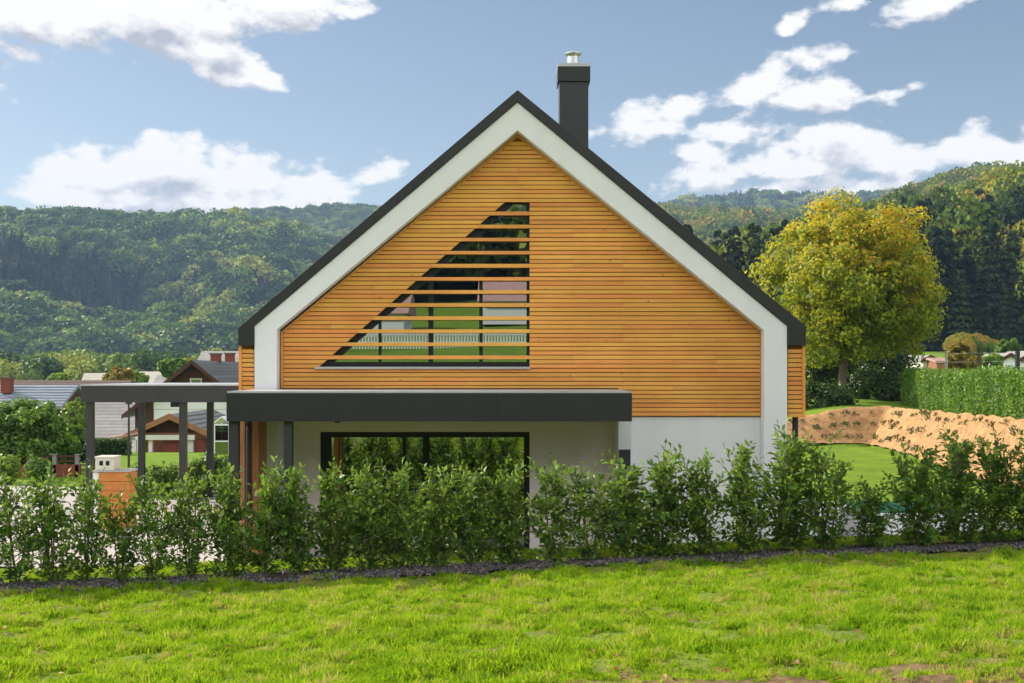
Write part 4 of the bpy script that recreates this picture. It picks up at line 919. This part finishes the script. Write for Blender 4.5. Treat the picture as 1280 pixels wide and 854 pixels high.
# fallen leaves on the lawn
def fleaf(seed):
    r = random.Random(seed); w = r.uniform(.3, .45); c = r.uniform(.05, .2)
    me = bpy.data.meshes.new('fallen_leaf'); me.from_pydata([(-.5, 0, 0), (0, -w, c), (.5, 0, .02), (0, w, c), (0, 0, 0)], [], [(0, 1, 4), (1, 2, 4), (2, 3, 4), (3, 0, 4)]); me.update(); return me
M['fallen'] = leafmat('fallen_leaf', [(0, (.10, .05, .02)), (.5, (.28, .13, .035)), (1, (.45, .30, .07))], .2, .6, .3, (.4, .25, .05), island=False)
lcol = make_src('fallen_src', [fleaf(i) for i in range(4)], M['fallen'])
pts = []; rots = []; scl = []; idx = []
for _ in range(420):
    y = 5.8+random.random()*10; x_ = random.uniform(-.47*y-.6, .47*y+.6)
    if y > hedge_y(x_)-.5: continue
    s_ = random.uniform(.035, .075); pts.append((x_, y, G(x_, y)+random.uniform(.02, .05))); rots.append((random.uniform(-.5, .5), random.uniform(-.5, .5), random.uniform(0, 6.28))); scl.append((s_, s_, s_)); idx.append(random.randrange(4))
scatter('fallen_leaves', pts, rots, scl, idx, lcol)
# hill, houses and forest behind the camera (the windows mirror them)
def PB(px, t):
    a_ = (px-640)/600.; d_ = lerp(110, 330, t); return (math.sin(a_)*d_, -math.cos(a_)*d_, lerp(11, 75, t)+8*fnoise(a_*300, d_, .01))
V = []; na = 40
for t in [i/10 for i in range(11)]:
    for i in range(na): V.append(PB(lerp(0, 1280, i/(na-1)), t))
Fs = [(j*na+i, (j+1)*na+i, (j+1)*na+i+1, j*na+i+1) for j in range(10) for i in range(na-1)]
me = bpy.data.meshes.new('hills'); me.from_pydata(V, [], Fs); me.update(); tag(link('hills', me, M['hillsoil'], smooth=True), kind='structure')
forest('forest', PB, 150, 1130, 1800, 10, 17, fsrc, 5, 4, .3, 300, seed=8)
for (xx_, yy_, w_, lab) in ((-14, -52, 11, 'white house with a pink roof mirrored in the left part of the gable window'), (4, -58, 13, 'white house with a pink roof mirrored in the right part of the gable window')):
    b_ = G(xx_, yy_); h = empty('neighbour_house', (xx_, yy_, b_), lab, 'house')
    MB().box(-w_/2, w_/2, -8, 0, 0, 2.0).build('wall', M['white'], h)
    MB().add([(-w_/2-.4, .5, 1.9), (w_/2+.4, .5, 1.9), (w_/2+.4, -4, 3.9), (-w_/2-.4, -4, 3.9), (w_/2+.4, -8.5, 1.9), (-w_/2-.4, -8.5, 1.9)], [(0, 3, 2, 1), (3, 5, 4, 2), (0, 1, 4, 5), (0, 5, 3), (1, 2, 4)]).build('roof', M['pinkroof'], h)
pf = empty('picket_fence', (0, -38, G(0, -38)), 'white picket fence mirrored low in the triangular gable window', 'fence')
mb = MB()
for q in range(150):
    a_ = -15+q*.2; mb.box(a_, a_+.11, 0, .03, -.2, 1.0)
mb.box(-15, 15, .031, .07, .2, .28).box(-15, 15, .031, .07, .7, .78); mb.build('pickets', M['white'], pf)
# ------------------------------------------------------------------ haze
hz = MB(); hz.box(-1500, 1500, -420, 2450, -12, 330)
m = bpy.data.materials.new('haze'); t = nt(m); pv_ = N(t, 'ShaderNodeVolumePrincipled'); pv_.inputs['Color'].default_value = (.46, .66, 1, 1); pv_.inputs['Density'].default_value = .00017; pv_.inputs['Anisotropy'].default_value = 0
o_ = N(t, 'ShaderNodeOutputMaterial'); t.links.new(pv_.outputs[0], o_.inputs['Volume'])
HAZE = hz.build('haze', m); tag(HAZE, kind='stuff')
# ------------------------------------------------------------------ sun, sky, clouds
SD = Vector((-.87, .49, 0)).normalized(); EL = R(33)
sun = bpy.data.lights.new('sun', 'SUN'); sun.energy = 4.9; sun.angle = R(.55); sun.color = (1, .92, .78)
so = bpy.data.objects.new('sun', sun); C.objects.link(so)
dirv = Vector((SD.x*math.cos(EL), SD.y*math.cos(EL), math.sin(EL))); so.rotation_euler = dirv.to_track_quat('Z', 'Y').to_euler()
w = bpy.data.worlds.new('World'); bpy.context.scene.world = w; w.use_nodes = True; t = w.node_tree; t.nodes.clear(); L = t.links.new
sky = N(t, 'ShaderNodeTexSky', sky_type='NISHITA'); sky.sun_disc = False; sky.sun_elevation = EL; sky.sun_rotation = math.atan2(SD.x, SD.y); sky.altitude = 400; sky.air_density = 1.; sky.dust_density = .6; sky.ozone_density = 1.2
def cloud_group():
    g = bpy.data.node_groups.new('cloud_field', 'ShaderNodeTree'); g.interface.new_socket('UV', in_out='INPUT', socket_type='NodeSocketVector'); g.interface.new_socket('Field', in_out='OUTPUT', socket_type='NodeSocketFloat')
    gi = N(g, 'NodeGroupInput'); go = N(g, 'NodeGroupOutput'); l = g.links.new
    def mt(op, a_, b_=None, c_=None, clamp=False):
        n_ = N(g, 'ShaderNodeMath', operation=op); n_.use_clamp = clamp
        for i_, v_ in enumerate((a_, b_, c_)):
            if v_ is None: continue
            if isinstance(v_, (int, float)): n_.inputs[i_].default_value = v_
            else: l(v_, n_.inputs[i_])
        return n_.outputs[0]
    E = [(60,14,125,36,0,1),(185,16,150,42,0,1),(330,4,115,38,0,1),(262,66,66,24,18,.95),(312,90,58,14,20,.75),(210,60,70,20,5,.7),
         (110,228,62,42,0,1),(200,214,72,36,0,1),(300,228,110,34,0,1),(395,232,85,32,0,1),(455,224,52,15,-8,.9),(488,206,22,13,0,.7),(250,252,200,20,0,1),
         (785,157,58,20,-8,.72),(850,138,85,24,-12,.74),(945,105,66,24,-10,.85),(1015,120,80,15,4,.72),(1090,121,50,7,-8,.55),(885,192,48,20,0,.8),(1012,78,34,18,-20,.52),(905,165,70,24,0,.62),
         (880,222,62,24,0,1),(970,212,80,22,0,1),(1050,182,80,24,0,1),(1130,205,100,26,0,1),(1230,200,110,30,5,1),(1010,235,170,16,0,1),(1380,200,120,50,0,1),
         (1170,4,62,14,-6,.8),(1052,7,22,7,0,.5),(992,28,24,9,-20,.48),(-150,60,160,60,0,1),(-220,240,160,30,0,1)]
    acc = None
    for (px, py, rx, ry, ro_, wgt) in E:
        u = math.atan((px-640)/F); v = math.atan((HZ-py)/math.hypot(F, px-640))
        mp = N(g, 'ShaderNodeMapping', vector_type='TEXTURE'); mp.inputs['Location'].default_value = (u, v, 0); mp.inputs['Rotation'].default_value = (0, 0, -R(ro_)); mp.inputs['Scale'].default_value = (rx/F, ry*1.12/F, 1)
        l(gi.outputs[0], mp.inputs[0]); ln_ = N(g, 'ShaderNodeVectorMath', operation='LENGTH'); l(mp.outputs[0], ln_.inputs[0])
        f_ = mt('MULTIPLY', mt('MULTIPLY_ADD', ln_.outputs['Value'], -1.7, 2.05), wgt)
        if acc is None: acc = f_
        else: n_ = N(g, 'ShaderNodeMath', operation='SMOOTH_MAX'); l(acc, n_.inputs[0]); l(f_, n_.inputs[1]); n_.inputs[2].default_value = .18; acc = n_.outputs[0]
    # scattered clouds over the rest of the dome
    n3 = N(g, 'ShaderNodeTexNoise', noise_dimensions='2D'); n3.inputs['Scale'].default_value = 2.3; n3.inputs['Detail'].default_value = 2; l(gi.outputs[0], n3.inputs['Vector'])
    sx = N(g, 'ShaderNodeSeparateXYZ'); l(gi.outputs[0], sx.inputs[0])
    away = mt('MULTIPLY_ADD', mt('ABSOLUTE', sx.outputs[0]), 2.2, -1.4, clamp=True); high = mt('MULTIPLY_ADD', sx.outputs[1], 3.0, -1.25, clamp=True)
    aw = mt('MAXIMUM', away, high)
    far = mt('SUBTRACT', mt('MULTIPLY_ADD', n3.outputs['Fac'], 5., -2.0), mt('MULTIPLY', mt('SUBTRACT', 1., aw), 3.))
    acc = mt('MAXIMUM', mt('MAXIMUM', acc, -1.2), far)
    acc = mt('MINIMUM', acc, 1.7)
    wv_ = N(g, 'ShaderNodeTexNoise', noise_dimensions='2D'); wv_.inputs['Scale'].default_value = 9.5; wv_.inputs['Detail'].default_value = 12; wv_.inputs['Roughness'].default_value = .6; wv_.inputs['Distortion'].default_value = .25
    mp = N(g, 'ShaderNodeMapping'); mp.inputs['Scale'].default_value = (1, 1.7, 1); l(gi.outputs[0], mp.inputs[0]); l(mp.outputs[0], wv_.inputs['Vector'])
    vo = N(g, 'ShaderNodeTexVoronoi', feature='SMOOTH_F1', voronoi_dimensions='2D'); vo.inputs['Scale'].default_value = 24; vo.inputs['Detail'].default_value = 2.5; vo.inputs['Smoothness'].default_value = .5; l(mp.outputs[0], vo.inputs['Vector'])
    fb = mt('MULTIPLY_ADD', wv_.outputs['Fac'], 3.0, -1.5)
    pv2 = mt('MULTIPLY_ADD', vo.outputs['Distance'], -1.2, .42)
    hf = N(g, 'ShaderNodeTexNoise', noise_dimensions='2D'); hf.inputs['Scale'].default_value = 48; hf.inputs['Detail'].default_value = 6; hf.inputs['Roughness'].default_value = .65; l(mp.outputs[0], hf.inputs['Vector'])
    l(mt('ADD', mt('ADD', mt('ADD', acc, fb), pv2), mt('MULTIPLY_ADD', hf.outputs['Fac'], 1.3, -.65)), go.inputs[0]); return g
cg = cloud_group()
tc = N(t, 'ShaderNodeTexCoord'); sp = N(t, 'ShaderNodeSeparateXYZ'); L(tc.outputs['Generated'], sp.inputs[0])
az = N(t, 'ShaderNodeMath', operation='ARCTAN2'); L(sp.outputs[0], az.inputs[0]); L(sp.outputs[1], az.inputs[1])
el = N(t, 'ShaderNodeMath', operation='ARCSINE'); L(sp.outputs[2], el.inputs[0])
uv = N(t, 'ShaderNodeCombineXYZ'); L(az.outputs[0], uv.inputs[0]); L(el.outputs[0], uv.inputs[1])
gA = N(t, 'ShaderNodeGroup'); gA.node_tree = cg; L(uv.outputs[0], gA.inputs[0])
of = N(t, 'ShaderNodeVectorMath', operation='ADD'); L(uv.outputs[0], of.inputs[0]); of.inputs[1].default_value = (-.006, .012, 0)
of2 = N(t, 'ShaderNodeVectorMath', operation='ADD'); L(uv.outputs[0], of2.inputs[0]); of2.inputs[1].default_value = (-.008, .034, 0)
gC = N(t, 'ShaderNodeGroup'); gC.node_tree = cg; L(of2.outputs[0], gC.inputs[0])
gB = N(t, 'ShaderNodeGroup'); gB.node_tree = cg; L(of.outputs[0], gB.inputs[0])
def wm(op, a_, b_=None, c_=None, clamp=False):
    n_ = N(t, 'ShaderNodeMath', operation=op); n_.use_clamp = clamp
    for i_, v_ in enumerate((a_, b_, c_)):
        if v_ is None: continue
        if isinstance(v_, (int, float)): n_.inputs[i_].default_value = v_
        else: L(v_, n_.inputs[i_])
    return n_.outputs[0]
mr = N(t, 'ShaderNodeMapRange', interpolation_type='SMOOTHSTEP'); mr.inputs[1].default_value = -.3; mr.inputs[2].default_value = .55; L(gA.outputs[0], mr.inputs[0])
df = wm('SUBTRACT', gA.outputs[0], gB.outputs[0])
thick = wm('MULTIPLY_ADD', wm('MINIMUM', gA.outputs[0], 2.3), -.34, 1.08)
big = wm('SUBTRACT', wm('MINIMUM', gA.outputs[0], 1.3), wm('MAXIMUM', wm('MINIMUM', gC.outputs[0], 1.9), -.4))
lit = wm('ADD', wm('ADD', wm('MULTIPLY', df, .5), wm('MULTIPLY', big, .30)), wm('SUBTRACT', thick, .13), clamp=True)
cr_ = N(t, 'ShaderNodeValToRGB'); e = cr_.color_ramp.elements; e[0].position = .2; e[0].color = (.47, .49, .55, 1); e[1].position = .9; e[1].color = (1, .975, .95, 1); L(lit, cr_.inputs[0])
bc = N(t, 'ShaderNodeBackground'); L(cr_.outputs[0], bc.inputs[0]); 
back = wm('MULTIPLY_ADD', wm('ABSOLUTE', az.outputs[0]), 1.6, -1.9, clamp=True)      # extra cloud glow behind the camera, added as fill for the shaded gable
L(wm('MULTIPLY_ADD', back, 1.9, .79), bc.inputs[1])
sm = N(t, 'ShaderNodeMix', data_type='RGBA', blend_type='MULTIPLY'); sm.inputs[0].default_value = 1; L(sky.outputs[0], sm.inputs[6]); sm.inputs[7].default_value = (1.04, .96, .88, 1)
bs = N(t, 'ShaderNodeBackground'); L(sm.outputs[2], bs.inputs[0]); bs.inputs[1].default_value = .087
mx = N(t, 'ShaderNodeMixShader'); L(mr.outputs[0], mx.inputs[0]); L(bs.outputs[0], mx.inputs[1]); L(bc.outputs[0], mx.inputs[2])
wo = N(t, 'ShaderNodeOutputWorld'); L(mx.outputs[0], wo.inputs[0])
# ------------------------------------------------------------------ camera
cam = bpy.data.cameras.new('camera'); co = bpy.data.objects.new('camera', cam); C.objects.link(co)
co.location = (0, 0, CH); co.rotation_euler = (R(90), 0, 0); cam.lens = F/1280*36; cam.sensor_width = 36; cam.shift_y = (HZ-427)/1280; cam.clip_end = 6000; cam.clip_start = .1
sc = bpy.context.scene; sc.camera = co
vs = sc.view_settings; vs.view_transform = 'Standard'; vs.look = 'None'; vs.gamma = 1; vs.exposure = .48; vs.use_curve_mapping = False
sc.cycles.max_bounces = 5; sc.cycles.diffuse_bounces = 3; sc.cycles.glossy_bounces = 3; sc.cycles.transparent_max_bounces = 12; sc.cycles.volume_bounces = 0
sc.cycles.use_denoising = True
